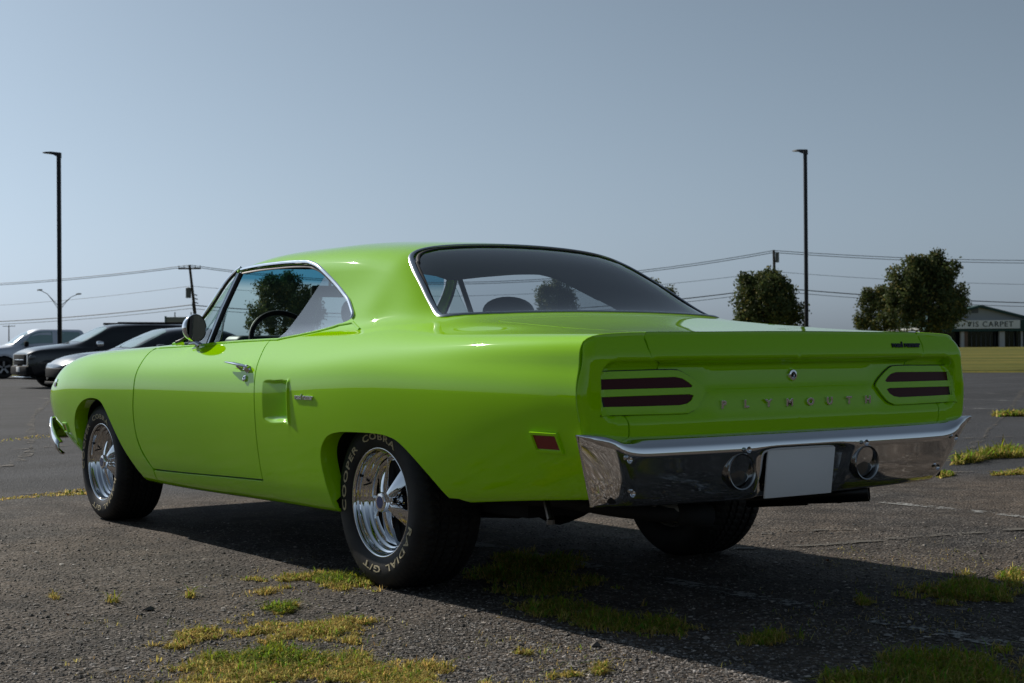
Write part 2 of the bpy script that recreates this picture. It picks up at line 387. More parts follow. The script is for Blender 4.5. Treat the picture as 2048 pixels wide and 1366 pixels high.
tar = n.ramp(mid, [(.34, (.5,)*3), (.64, (1.45,)*3)]); c2 = n.mix(1.0, brown, tar, 'MULTIPLY')
# the car park beyond the coarse apron is a smoother, greyer mat of asphalt
sx = n.n('SeparateXYZ'); n.l(g, sx.inputs[0])
edge = n.math('ADD', n.math('MULTIPLY', sx.outputs[0], .9), n.math('MULTIPLY', sx.outputs[1], -.45)); edge = n.math('ADD', edge, n.math('MULTIPLY', n.math('SUBTRACT', mid, .5), 1.6))
mr = n.n('MapRange'); mr.inputs['From Min'].default_value = 3.2; mr.inputs['From Max'].default_value = 4.3; n.l(edge, mr.inputs['Value'])
streak = n.n('Mapping'); streak.inputs['Scale'].default_value = (.55, .10, 1); streak.inputs['Rotation'].default_value = (0, 0, .5); n.l(g, streak.inputs['Vector']); st = n.noise(streak.outputs[0], 1.6, 6, .6)
smoothc = n.mix(n.ramp(st, [(.40, (0,)*3), (.62, (1,)*3)]), (.031, .035, .043), (.060, .066, .079)); smoothc = n.mix(.35, smoothc, v2)
n.l(n.mix(mr.outputs[0], c2, smoothc), n.b.inputs['Base Color'])
hgt = n.math('ADD', n.math('MULTIPLY', n.math('SUBTRACT', .6, chd), 1.0), n.math('ADD', n.math('MULTIPLY', fine, .5), n.math('MULTIPLY', mid, 2.0)))
n.bump(hgt, 1.0, .010)
FAR0, FAR1 = gp(0, 752), gp(2048, 745); ed = FAR1-FAR0; ed /= np.linalg.norm(ed); en = np.array([-ed[1], ed[0], 0]); en = en if en@(FAR0-CAM_POS) > 0 else -en
E0, E1 = FAR0-ed*90, FAR1+ed*90
mb = MB(); q = [E0, E1, E1-en*76, E0-en*76]
mb.add(np.array(q), [(0, 1, 2, 3)] if np.cross(q[1]-q[0], q[2]-q[0])[2] > 0 else [(3, 2, 1, 0)]); mb.build('parking_lot', ASPH, kind='structure')
FIELD = mat('dry_grass_field', (.2, .17, .05), .95, spec=.1); n = NT(FIELD); g = n.n('NewGeometry').outputs['Position']
mpn = n.n('Mapping'); mpn.inputs['Rotation'].default_value = (0, 0, -math.atan2(ed[1], ed[0])); n.l(g, mpn.inputs['Vector']); mp2 = n.n('Mapping'); mp2.inputs['Scale'].default_value = (.03, .55, 1); n.l(mpn.outputs[0], mp2.inputs['Vector'])
a = n.noise(mp2.outputs[0], 1.0, 6, .6); b = n.noise(g, 1.4, 6, .7)
n.l(n.mix(n.ramp(b, [(.35, (0,)*3), (.7, (1,)*3)]), n.ramp(a, [(.38, (.03, .042, .010)), (.45, (.12, .12, .025)), (.54, (.17, .148, .032)), (.64, (.23, .185, .05))]), (.11, .12, .026)), n.b.inputs['Base Color']); n.bump(b, .8, .1)
# field: slopes gently up beyond the car park
rows = [(-250, -.04), (-60, -.04), (-.2, -.04), (.0, .05), (2.5, .03), (3.5, -.02), (5, .02), (12, .18), (24, .46), (27, .44), (30, .52), (60, .80), (110, .86), (400, .9), (4000, .9)]
us = np.concatenate([[-5000, -1500, -500], np.arange(-200, 201, 20), [500, 1500, 5000]]); mid_ = .5*(FAR0+FAR1)
V = np.array([[mid_+ed*u+en*d+np.array([0, 0, z+(.03*math.sin(u*.11+d*.3) if 0 < d < 100 else 0)]) for u in us] for d, z in rows]); m_ = len(us)
mb = MB(); mb.add(V.reshape(-1, 3), [(i*m_+k, i*m_+k+1, (i+1)*m_+k+1, (i+1)*m_+k) for i in range(len(rows)-1) for k in range(m_-1)]); o = mb.build('field_ground', FIELD, kind='structure', angle=80); 
if o.data.polygons[0].normal.z < 0: o.data.flip_normals()
# worn paint and cracks
def decal(name, col, density, scale, rough=.85):
    m = mat(name, col, rough, spec=.3); n = NT(m); g = n.n('NewGeometry').outputs['Position']; a = n.noise(g, scale, 6, .75); b = n.noise(g, scale*.12, 3)
    f = n.math('ADD', a, n.math('MULTIPLY', n.math('SUBTRACT', b, .5), .9)); al = n.ramp(f, [(.5-density, (0,)*3), (.56-density, (1,)*3)]); n.l(al, n.b.inputs['Alpha']); return m
WPAINT = decal('worn_white_paint', (.30, .30, .29), -.005, 30); CRACK = decal('crack_grit', (.12, .11, .095), -.01, 55)
def strip(name, pts, w, m, z=.004, jit=0.0, **k):
    P = np.array(pts, float); P = np.array(smoothpoly([tuple(q) for q in P], 10)) if len(P) > 2 else np.array([P[0]+(P[1]-P[0])*t for t in np.linspace(0, 1, 40)])
    T = np.gradient(P[:, :2], axis=0); T /= np.linalg.norm(T, axis=1)[:, None]; N = np.stack([-T[:, 1], T[:, 0]], -1); L = []
    for p, nn_ in zip(P, N):
        j1, j2 = RNG.normal(0, jit, 2); L.append((p[0]+nn_[0]*(w/2+j1), p[1]+nn_[1]*(w/2+j1), z)); L.append((p[0]-nn_[0]*(w/2+j2), p[1]-nn_[1]*(w/2+j2), z))
    F = [(2*i, 2*i+1, 2*i+3, 2*i+2) for i in range(len(P)-1)]; mb = MB(); mb.add(np.array(L), F); o = mb.build(name, m, smooth=False, kind='structure', **k)
    if o.data.polygons[0].normal.z < 0: o.data.flip_normals()
for y in (-3.03, -.11, -5.95, -8.9): strip('painted_line', [(-3.2, y+.05, 0), (2.0, y-.05, 0)], .10, WPAINT)
for x0 in (8.5, 20.0):
    for y in (-3.1, -6.0, -8.9, -11.8, -14.7, -17.6, -20.5): strip('painted_line', [(x0, y+.3, 0), (x0+5.2, y, 0)], .11, WPAINT)
for pts in ([gp(-100, 905), gp(60, 898), gp(240, 884), gp(500, 880)], [gp(-60, 830), gp(110, 822), gp(300, 815)], [gp(1850, 880), gp(1960, 876), gp(2150, 869)], [gp(1880, 810), gp(2000, 806), gp(2150, 800)], [gp(1900, 846), gp(2020, 843), gp(2150, 842)], [gp(1940, 900), gp(1990, 850), gp(2040, 790), gp(2060, 765)], [gp(-20, 945), gp(60, 900), gp(70, 830), gp(120, 785)]):
    strip('pavement_crack', pts, .07, CRACK, z=.006, jit=.02)
strip('pavement_crack', [gp(1090, 1098), gp(1300, 1100), gp(1580, 1095), gp(1800, 1078), gp(2060, 1059), gp(2300, 1050)], .055, CRACK, z=.006, jit=.012)
strip('pavement_crack', [gp(1000, 1075), gp(1250, 1078), gp(1500, 1066), gp(1700, 1060)], .05, CRACK, z=.006, jit=.012)
strip('pavement_crack', [gp(-60, 993), gp(165, 983), gp(330, 972), gp(700, 962)], .05, CRACK, z=.006, jit=.015)
strip('pavement_crack', [gp(1500, 955), gp(1890, 946), gp(2100, 939)], .12, CRACK, z=.006, jit=.03)
# ---- grass growing through the asphalt
GRASS = mat('wild_grass', (.1, .1, .02), .8, spec=.2); n = NT(GRASS); at = n.n('VertexColor'); at.layer_name = 'tint'; n.l(at.outputs['Color'], n.b.inputs['Base Color'])
n.b.inputs['Subsurface Weight'].default_value = 0.0
tr_ = n.n('BsdfTranslucent'); mx_ = n.n('MixShader'); mx_.inputs[0].default_value = .55; n.l(at.outputs['Color'], tr_.inputs[0]); n.l(n.b.outputs[0], mx_.inputs[1]); n.l(tr_.outputs[0], mx_.inputs[2]); n.l(mx_.outputs[0], n.t.nodes['Material Output'].inputs[0])
_NT = RNG.uniform(0, 1, (256, 256))
def vnoise(P, sc):
    q = P*sc+37.3*sc; i = np.floor(q).astype(int); f = q-i; f = f*f*(3-2*f); a = lambda dx, dy: _NT[(i[:, 0]+dx) % 256, (i[:, 1]+dy) % 256]
    return (a(0, 0)*(1-f[:, 0])+a(1, 0)*f[:, 0])*(1-f[:, 1])+(a(0, 1)*(1-f[:, 0])+a(1, 1)*f[:, 0])*f[:, 1]
class Blades:
    def __init__(s): s.P = []; s.H = []; s.C = []; s.W = []
    def patch(s, pxpoly, count, h=(.02, .05), green=.5, w=(.0018, .0034), core=None, ragged=.35):
        """blades where a broken-up noise field, fading out towards the outline, lets them grow"""
        L = np.array([gp(*q)[:2] for q in pxpoly]); lo, hi = L.min(0)-.08, L.max(0)+.08; got = 0; tries = 0
        while got < count and tries < 80:
            tries += 1; c = RNG.uniform(lo, hi, (5000, 2)); dd = pt_seg_d(c, L, np.roll(L, -1, 0))*np.where(inside(c, L), 1, -1)
            nz = vnoise(c, 5.5)*.5+vnoise(c, 13)*.32+vnoise(c, 34)*.3; f = dd/max(ragged*.55, .02)+(nz-.66)*3.0
            k2 = RNG.uniform(0, 1, len(c)) < np.clip(f*.9, 0, 1); c = c[k2][:count-got]; dd = dd[k2][:len(c)]; nz = nz[k2][:len(c)]; got += len(c); m = len(c)
            gr = .55*green*np.clip(.25+dd*5+(nz-.5)*2.0, 0, 1.2)
            if core is not None:
                cc = gp(*core[:2])[:2]; gr = gr*.7+.8*np.exp(-((c-cc)**2).sum(-1)/core[2]**2)
            isg = RNG.uniform(0, 1, m) < gr
            colg = np.stack([RNG.uniform(.15, .30, m), RNG.uniform(.22, .36, m), RNG.uniform(.015, .05, m)], -1); f_ = RNG.uniform(.6, 1.4, m)[:, None]; coly = np.array([.52, .42, .13])*f_*RNG.uniform(.85, 1.15, (m, 3))
            s.P.append(c); s.C.append(np.where(isg[:, None], colg, coly)); s.H.append(RNG.uniform(h[0], h[1], m)*np.where(isg, 1.0, .7)*np.clip(.3+nz*1.0, .3, 1.4)*RNG.choice([.7, 1.0, 1.0, 1.7], m)); s.W.append(RNG.uniform(w[0], w[1], m)*np.where(isg, 1, .7))
    def build(s, name, **k):
        P, H, C, Wd = np.concatenate(s.P), np.concatenate(s.H), np.concatenate(s.C), np.concatenate(s.W); m = len(P); az = RNG.uniform(0, 2*np.pi, m); ln = RNG.uniform(.4, 2.2, m)*H; b = np.stack([np.cos(az), np.sin(az), 0*az], -1); sd_ = np.stack([-np.sin(az), np.cos(az), 0*az], -1)
        base = np.concatenate([P, np.zeros((m, 1))], 1); up = np.array([0, 0, 1.0])
        p1 = base+b*(ln*.3)[:, None]+up*(H*.6)[:, None]; p2 = base+b*ln[:, None]+up*(H*np.clip(1.25-.5*ln/H, .12, 1))[:, None]; w = Wd[:, None]
        V = np.stack([base-sd_*w, base+sd_*w, p1+sd_*w*.8, p1-sd_*w*.8, p2], 1).reshape(-1, 3); i = np.arange(m)*5
        F = [f for k_ in i.tolist() for f in ((k_, k_+1, k_+2, k_+3), (k_+3, k_+2, k_+4))]
        me = bpy.data.meshes.new(name); me.from_pydata(V.tolist(), [], F); me.materials.append(GRASS); ca = me.color_attributes.new('tint', 'FLOAT_COLOR', 'POINT')
        cc = np.concatenate([np.repeat(C, 5, 0), np.ones((m*5, 1))], 1); ca.data.foreach_set('color', cc.ravel()); return obj(name, me, **k)
B1 = Blades()
B1.patch([(495, 1168), (540, 1152), (620, 1142), (700, 1143), (735, 1160), (765, 1178), (690, 1182), (600, 1176), (540, 1184)], 5400, (0.011, 0.029), .25, core=(680, 1162, .10))
B1.patch([(280, 1275), (380, 1262), (480, 1246), (540, 1225), (565, 1206), (590, 1215), (600, 1235), (680, 1240), (770, 1268), (720, 1290), (600, 1285), (450, 1292), (330, 1300)], 9750, (0.011, 0.027), .14, core=(565, 1222, .08))
B1.patch([(180, 1330), (330, 1310), (450, 1298), (560, 1278), (640, 1300), (760, 1318), (930, 1335), (1010, 1350), (900, 1380), (760, 1400), (540, 1400), (330, 1400), (420, 1350), (300, 1335)], 17250, (0.012, 0.033), .16, core=(555, 1310, .17))
B1.patch([(940, 1100), (1120, 1110), (1180, 1150), (1230, 1210), (1400, 1230), (1440, 1280), (1230, 1290), (1090, 1240), (960, 1180)], 11250, (0.012, 0.036), .6)
B1.patch([(1820, 1180), (1900, 1160), (2000, 1150), (2060, 1140), (2070, 1215), (1960, 1220), (1860, 1222), (1800, 1205)], 5700, (0.012, 0.036), .5)
B1.patch([(1580, 1380), (1720, 1330), (1850, 1300), (1960, 1285), (2070, 1270), (2070, 1400), (1900, 1395), (1700, 1400)], 5200, (0.015, 0.039), .6)
B1.patch([(1170, 1352), (1185, 1328), (1215, 1330), (1232, 1348), (1205, 1360)], 480, (0.018, 0.036), .95, ragged=.05)
B1.patch([(1080, 1350), (1170, 1345), (1180, 1356), (1090, 1362)], 240, (0.012, 0.026), .5, ragged=.05)
B1.patch([(1690, 1200), (1720, 1196), (1760, 1206), (1720, 1215)], 330, (0.012, 0.033), .6, ragged=.05)
B1.patch([(1480, 1275), (1560, 1262), (1600, 1275), (1540, 1290), (1470, 1290)], 750, (0.012, 0.029), .6, ragged=.1)
for q, c_ in (([(90, 1195), (110, 1188), (130, 1200), (100, 1205)], 90), ([(360, 1192), (385, 1186), (395, 1197), (370, 1200)], 90), ([(210, 1204), (235, 1200), (240, 1208)], 50), ([(1010, 1310), (1060, 1300), (1080, 1316)], 120)): B1.patch(q, c_, (.02, .045), .45, ragged=.02)
# tufts in the seams further off
B1.patch([(-40, 1001), (60, 990), (165, 979), (260, 974), (260, 984), (165, 990), (60, 997), (-40, 1006)], 800, (0.009, 0.026), .1, (.004, .007), ragged=.02)
B1.patch([(-40, 884), (110, 868), (240, 858), (240, 864), (110, 874), (-40, 890)], 260, (0.012, 0.033), .1, (.006, .01), ragged=.02)
B1.patch([(1885, 934), (1930, 920), (1990, 906), (2060, 905), (2060, 914), (1990, 918), (1930, 930)], 3900, (0.030, 0.091), .55, (.005, .009), ragged=.1)
B1.patch([(1860, 952), (1900, 945), (1915, 950), (1880, 958)], 750, (0.012, 0.033), .6, (.004, .006), ragged=.03)
B1.patch([(1975, 948), (2060, 940), (2060, 950), (1980, 952)], 1050, (0.012, 0.039), .4, (.004, .007), ragged=.03)
B1.patch([(1990, 831), (2060, 828), (2060, 833), (1990, 834)], 1350, (0.030, 0.091), .4, (.012, .018), ragged=.1)
# thin straw creeping between the patches
for q, c_ in (([(150, 1240), (800, 1215), (1000, 1330), (1100, 1400), (100, 1400)], 1500), ([(950, 1230), (1500, 1330), (1400, 1400), (900, 1400)], 500), ([(440, 1130), (800, 1120), (800, 1200), (440, 1200)], 350), ([(1600, 1100), (2060, 1080), (2060, 1300), (1500, 1300)], 900)):
    B1.patch(q, c_, (.008, .022), .12, (.0010, .0018), ragged=.5)
B1.build('weedy_grass', kind='stuff', label='patchy green and straw grass growing through the asphalt', category='grass')
# ---- loose stones on the coarse asphalt
STONE = mat('loose_stone', (.2, .2, .2), .85); n = NT(STONE); at = n.n('VertexColor'); at.layer_name = 'tint'; n.l(at.outputs['Color'], n.b.inputs['Base Color'])
Ls = np.array([gp(*q)[:2] for q in ((-80, 1060), (900, 1060), (2140, 1040), (2140, 1420), (-80, 1420))]); pts = []
dense = np.array([gp(*q)[:2] for q in ((880, 1230), (1100, 1250), (1500, 1330), (1760, 1420), (700, 1420), (760, 1290))])
while sum(map(len, pts)) < 64000:
    px = RNG.uniform(-80, 2140, 6000); py = 1045+375*RNG.beta(1.1, 1.0, 6000); c = np.array([gp(a, b)[:2] for a, b in zip(px[:3000], py[:3000])]); k = np.where(inside(c, dense), 1.0, .45); pts.append(c[RNG.uniform(0, 1, len(c)) < k])
P = np.concatenate(pts)[:64000]; m = len(P); oc = np.array([(1, 0, 0), (0, 1, 0), (-1, 0, 0), (0, -1, 0), (0, 0, .75), (0, 0, -.5)], float); OF = [(0, 1, 4), (1, 2, 4), (2, 3, 4), (3, 0, 4), (1, 0, 5), (2, 1, 5), (3, 2, 5), (0, 3, 5)]
sz = np.exp(RNG.normal(math.log(.0036), .42, m)); V = oc[None]*sz[:, None, None]*RNG.uniform(.55, 1.4, (m, 6, 3))*np.array([1.1, 1.1, .55]); az = RNG.uniform(0, 6.28, m); c_, s_ = np.cos(az), np.sin(az); V = np.stack([V[..., 0]*c_[:, None]-V[..., 1]*s_[:, None], V[..., 0]*s_[:, None]+V[..., 1]*c_[:, None], V[..., 2]], -1); V[..., 0] += P[:, None, 0]; V[..., 1] += P[:, None, 1]; V[..., 2] += (sz*.25)[:, None]
me = bpy.data.meshes.new('loose_stones'); me.from_pydata(V.reshape(-1, 3).tolist(), [], [tuple(a+6*i for a in f) for i in range(m) for f in OF]); me.materials.append(STONE); ca = me.color_attributes.new('tint', 'FLOAT_COLOR', 'POINT')
b = np.clip(np.exp(RNG.normal(math.log(.13), .6, m)), .03, .5); wm = RNG.uniform(.85, 1.0, m); tint = np.stack([b*1.06, b*(.5+.5*wm), b*wm*.95, np.ones(m)], -1); ca.data.foreach_set('color', np.repeat(tint, 6, 0).ravel()); obj('loose_stones', me, kind='stuff', label='loose grey stones scattered over the coarse asphalt', category='gravel')
# a fallen leaf and twigs
LEAFB = mat('brown_leaf', (.22, .09, .035), .8)
for i, (px, py, s_) in enumerate(((386, 1283, .016), (140, 1237, .014), (1652, 1125, .014))):
    c = gp(px, py); mb = MB(); a = .7*i; R_ = np.array([[math.cos(a), -math.sin(a)], [math.sin(a), math.cos(a)]]); L = np.array([(-1.3, 0), (-.5, .6), (.3, .55), (1.2, 0), (.3, -.5), (-.5, -.55)])@R_.T*s_
    zz = np.array([.004, .016, .010, .02, .012, .006]); mb.add([(c[0]+q[0], c[1]+q[1], z_) for q, z_ in zip(L, zz)], [(0, 1, 5), (1, 2, 4, 5), (2, 3, 4)]); mb.build('fallen_leaf', LEAFB, smooth=False, label=['curled brown leaf among the straw grass at lower left', 'dark brown leaf alone on the asphalt at far left', 'small tan leaf beside the car shadow at right'][i], category='leaf', group='fallen leaves')
# ---------------------------------------------------------------- trees
LEAF = mat('tree_leaf', (.05, .07, .02), .7, spec=.3); n = NT(LEAF); at = n.n('VertexColor'); at.layer_name = 'tint'; n.l(at.outputs['Color'], n.b.inputs['Base Color'])
tr_ = n.n('BsdfTranslucent'); mx_ = n.n('MixShader'); mx_.inputs[0].default_value = .3; n.l(at.outputs['Color'], tr_.inputs[0]); n.l(n.b.outputs[0], mx_.inputs[1]); n.l(tr_.outputs[0], mx_.inputs[2]); n.l(mx_.outputs[0], n.t.nodes['Material Output'].inputs[0])
BARK = mat('bark', (.07, .055, .045), .9)
def crown_mesh(ells, nclump, per, leaf, hue=0.0, sub=(), nsub=0):
    """ells: list of (cx,cy,cz,rx,ry,rz); leaf clumps spread through the volume, thicker towards the outside"""
    Cc = []; w = np.array([e[3]*e[4]*e[5] for e in ells]); w /= w.sum()
    for e, k in zip(ells, np.round(w*nclump).astype(int)):
        d = RNG.normal(0, 1, (k, 3)); d /= np.linalg.norm(d, axis=1)[:, None]; r = RNG.uniform(.25, 1.0, k)**.55; r *= 1+.16*np.sin(d[:, 0]*5+e[0])*np.cos(d[:, 2]*6+e[1])
        Cc.append(np.array(e[:3])+d*r[:, None]*np.array(e[3:]))
    if sub:
        w = np.array([e[3]*e[4]*e[5] for e in sub])**.7; w /= w.sum()
        for e, k in zip(sub, np.maximum(3, np.round(w*nsub)).astype(int)):
            d = RNG.normal(0, 1, (k, 3)); d /= np.linalg.norm(d, axis=1)[:, None]; Cc.append(np.array(e[:3])+d*(RNG.uniform(.1, 1, k)**.6)[:, None]*np.array(e[3:]))
    Cc = np.concatenate(Cc); m = len(Cc)*per; sz = RNG.uniform(.7, 1.3, len(Cc)); c = np.repeat(Cc, per, 0)+np.clip(RNG.normal(0, 1, (m, 3)), -1.6, 1.6)*np.repeat(sz, per)[:, None]*np.array([.13, .13, .15])
    n1 = RNG.normal(0, 1, (m, 3)); n1[:, 2] *= .8; n1 /= np.linalg.norm(n1, axis=1)[:, None]; t = np.cross(n1, RNG.normal(0, 1, (m, 3))); t /= np.linalg.norm(t, axis=1)[:, None]; b = np.cross(n1, t)
    L = RNG.uniform(.6, 1.25, m)[:, None]*leaf; V = np.stack([c-t*L, c+b*L*.55, c+t*L, c-b*L*.55], 1).reshape(-1, 3)
    me = bpy.data.meshes.new('crown'); me.from_pydata(V.tolist(), [], [(4*i, 4*i+1, 4*i+2, 4*i+3) for i in range(m)]); me.materials.append(LEAF); ca = me.color_attributes.new('tint', 'FLOAT_COLOR', 'POINT')
    cl = np.repeat(RNG.uniform(.75, 1.3, len(Cc)), per)*RNG.uniform(.7, 1.35, m); yel = (RNG.uniform(0, 1, m) < .10+hue)[:, None]
    base = np.where(yel, np.array([.20, .17, .045]), np.array([.080, .105, .036])); ca.data.foreach_set('color', np.concatenate([np.repeat(base*cl[:, None], 4, 0), np.ones((4*m, 1))], 1).ravel()); return me, Cc
def tree(px, dist, wpx, top, bot, label, name='pear_tree', ground=None, lobes=None, nclump=420, per=46, leaf=.068, hue=0.0):
    zg = ground if ground is not None else 0.0; base = far(px, dist, zg); k = dist/FPX; w = wpx*k; zt, zb = zrow(px, top, dist)-zg, max(.7, zrow(px, bot, dist)-zg); h = zt-zb
    E = empty(name, base, 0, label=label, category='tree', group='trees beyond the car park')
    rgt = AR*np.array([1, 1, 0]); rgt /= np.linalg.norm(rgt); fw = np.array([AF[0], AF[1], 0]); fw /= np.linalg.norm(fw)
    ells = []
    for lx, lz, lw, lh in (lobes or [(0, .42, .42, .44), (-.13, .68, .24, .24), (.14, .66, .23, .26), (.26, .34, .20, .28), (-.26, .32, .20, .26), (.03, .85, .11, .13), (-.2, .8, .09, .12)]):
        ells.append((*(rgt*lx*w), 0, 0, 0)); c = rgt*lx*w+fw*RNG.uniform(-.1, .1)*w; ells[-1] = (c[0], c[1], zb+lz*h, lw*w, lw*w, lh*h)
    sub = []
    for e in ells:                                   # break each mass into leafy boughs that poke out of it
        for q_ in range(7):
            d = RNG.normal(0, 1, 3); d[2] = abs(d[2])*.9-.25; d /= np.linalg.norm(d); f_ = RNG.uniform(.68, .95); s_ = RNG.uniform(.22, .42); sub.append((e[0]+d[0]*e[3]*f_, e[1]+d[1]*e[4]*f_, e[2]+d[2]*e[5]*f_, e[3]*s_*.8, e[4]*s_*.8, e[5]*s_*RNG.uniform(.9, 1.5)))
    ells = [(a_, b_, c_, x_*.82, y_*.82, z_*.82) for a_, b_, c_, x_, y_, z_ in ells]
    me, Cc = crown_mesh(ells, nclump//2, per, leaf, hue, sub, nclump//2); obj('crown', me, E)
    mb = MB(); mb.tube([(0, 0, -.1), (.02, .0, zb*.6), (.0, .03, zb+.2*h), (0, 0, zb+.75*h)], [.11*h/3+.03, .09*h/3+.02, .07*h/3, .015], 10); mb.build('trunk', BARK, E)
    for j in range(9):
        c = Cc[RNG.integers(0, len(Cc))]; s_ = np.array([0, 0, min(c[2]-.2, zb+RNG.uniform(0, .5)*h)]); mb = MB(); mb.tube([s_, s_*.5+c*.5+[0, 0, .08], c], [.035, .022, .008], 6); mb.build('branch', BARK, E)
    return E
tree(1533, 62, 158, 540, 672, 'round bushy green tree left of the right-hand light pole', ground=.15)
tree(1860, 60, 172, 506, 682, 'tallest dark green tree standing in front of the carpet shop', ground=.12, lobes=[(0, .42, .40, .44), (-.2, .64, .22, .26), (.16, .70, .21, .26), (.12, .90, .07, .10), (-.16, .84, .09, .13), (.26, .38, .18, .3), (-.3, .34, .18, .3), (-.36, .5, .10, .16), (-.02, .72, .20, .20)], nclump=520, hue=.05)
tree(1757, 82, 92, 571, 682, 'smaller greyish tree directly left of the tallest tree', ground=.45, nclump=200, hue=.1)
tree(572, 66, 172, 548, 690, 'dark tree seen through the open side window of the green car', ground=.2)
tree(1112, 78, 110, 560, 690, 'tree seen through the rear window of the green car', ground=.4, nclump=240)
tree(1312, 80, 96, 560, 690, 'tree whose top shows above the green car right roof pillar', ground=.4, nclump=200)

# ---------------------------------------------------------------- light poles
POLE = mat('black_pole_paint', (.012, .013, .015), .4)
for px0, ptop, head, dist, lab, hd in ((119.6, 305, 90, 55, 'tall black lamp post behind the parked vehicles at left', 1), (1613.4, 299, 1599, 56, 'tall black lamp post behind the green car tail at right', 1)):
    b = far(px0, dist, 0); H_ = zrow(px0, ptop, dist); E = empty('light_pole', b, label=lab, category='lamp post', group='car park light poles')
    mb = MB(); mb.tube([(0, 0, 0), (0, 0, .7)], .28, 20); mb.build('base', mat('pole_concrete', (.35, .34, .32), .9), E)
    mb = MB(); R_ = Matrix.Rotation(math.atan2(AR[1], AR[0]), 4, 'Z'); mb.bbox((-.065, -.065, .7), (.065, .065, H_-.05), .012, mat=R_); mb.build('shaft', POLE, E)
    L = .55 if px0 < 500 else .33; r_ = -AR*[1, 1, 0]; r_ /= np.linalg.norm(r_)
    if px0 > 500: r_ = r_*.62+np.array([AF[0], AF[1], 0])*.75; r_ /= np.linalg.norm(r_)
    s2 = np.array([-r_[1], r_[0], 0]); z0 = H_-.03; L = .55; V = []
    for d, hw_, zt, zb in ((-.08, .07, .03, -.16), (.08, .09, .045, -.10), (.25, .15, .06, -.02), (L*.75, .15, .055, .005), (L, .11, .04, .015)):
        for s_, z_ in ((-1, zb), (1, zb), (1, zt), (-1, zt)): V.append(r_*d+s2*hw_*s_*(.7 if z_ == zt else 1)+np.array([0, 0, z0+z_]))
    F = [(i*4+k, i*4+(k+1) % 4, i*4+4+(k+1) % 4, i*4+4+k) for i in range(4) for k in range(4)]+[(3, 2, 1, 0), (16, 17, 18, 19)]; mb = MB(); mb.add(np.array(V), F); o = mb.build('lamp_head', POLE, E); fix_out(o)
# ---------------------------------------------------------------- utility poles and wires
WOOD = mat('weathered_pole_wood', (.055, .045, .038), .9); WIRE = mat('cable', (.03, .03, .032), .7); GREY = mat('transformer_grey', (.12, .13, .14), .5)
def util_pole(px_top, top, px_bot, row_bot, dist, arm, label, tr_=True, armside=0.0):
    zt = zrow(px_top, top, dist); zb = zrow(px_bot, row_bot, dist); T = far(px_top, dist, zt); Bq = far(px_bot, dist, zb); d = (Bq-T)/(T[2]-Bq[2]); G = T+d*(T[2]+.2); E = empty('utility_pole', G, label=label, category='utility pole', group='utility poles along the far road')
    T = T-G; mb = MB(); mb.tube([np.zeros(3), T*.5, T], [.18, .15, .12], 12); mb.build('shaft', WOOD, E)
    r_ = AR*[1, 1, 0]; r_ = r_/np.linalg.norm(r_); za = T-[0, 0, .35]
    if arm: 
        mb = MB(); mb.tube([za-r_*arm, za+r_*arm], .075, 8); mb.build('crossarm', WOOD, E)
        for s_ in (-.95, -.5, .5, .95): mb = MB(); mb.tube([za+r_*arm*s_, za+r_*arm*s_+[0, 0, .32]], [.05, .03], 8); mb.build('insulator', GREY, E)
    if tr_:
        k = T*.72; mb = MB(); mb.lathe([(-.55, .02), (-.52, .26), (.45, .26), (.52, .1)], 16, 'z', c=k-r_*.42); mb.build('transformer', GREY, E)
        mb = MB(); mb.tube([T*.25-r_*.12, T*.62-r_*.15], .05, 8); mb.build('conduit', GREY, E)
        for i in range(3): mb = MB(); mb.tube([T*(.62+.04*i)+r_*.15, T*(.62+.04*i)+r_*.42-[0, 0, .1]], .06, 6); mb.build('bracket', GREY, E)
    return G+T, r_
TL, rL = util_pole(380, 530, 393, 650, 150, 1.1, 'leaning wooden utility pole with transformer above the parked vehicles at left')
TR_, rR = util_pole(1549, 500, 1552, 640, 140, 0, 'wooden utility pole rising behind the round bushy tree', False)
G_ = TR_+rR*.32-[0, 0, .55]; 
mb = MB(); mb.tube([G_-[0, 0, .6], G_+[0, 0, .35]], .17, 10); o = mb.build('pole_transformer', GREY, None, label='grey transformer can hung on the pole behind the bushy tree', category='transformer')
far_pole = util_pole(18, 650, 18, 675, 420, 1.6, 'tiny distant utility pole beyond the silver pickup at far left', False)
def wire(a, b, sag, r, label, ext=None):
    t = np.linspace(0, 1, 25); P = a[None]*(1-t)[:, None]+b[None]*t[:, None]; P[:, 2] -= 4*sag*t*(1-t)
    if ext is not None: d = (P[-1]-P[0])/np.linalg.norm((P[-1]-P[0])[:2]); d[2] = 0; P = np.concatenate([P, [P[-1]+d*s_ for s_ in (40, 120, 300, 700)]]) if ext > 0 else np.concatenate([[P[0]-d*s_ for s_ in (700, 300, 120, 40)], P])
    mb = MB(); mb.tube(P, r, 5, cap=False); mb.build('overhead_wire', WIRE, label=label, category='wire', group='overhead wires')
def at_row(px, row, dist): return far(px, dist, zrow(px, row, dist))
for (r0, r1, r2, r3, r, nm) in ((569, 530, 501, 514, .030, 'top'), (572, 533, 505, 520, .030, 'second'), (613, 572, 543, 565, .018, 'thin middle'), (644, 610, 575, 604, .045, 'thick lower'), (649, 617, 582, 612, .025, 'lowest thin')):
    wire(at_row(-120, r0+3, 190), at_row(381, r1, 150), .35, r, f'{nm} overhead wire left of the leaning utility pole', -1)
    wire(at_row(381, r1, 150), at_row(1549, r2, 140), 2.3 if r2 < 520 else 1.6, r, f'{nm} overhead wire spanning between the two near utility poles')
    wire(at_row(1549, r2, 140), at_row(2300, r3+3, 175), .5, r, f'{nm} overhead wire right of the pole behind the bushy tree', 1)
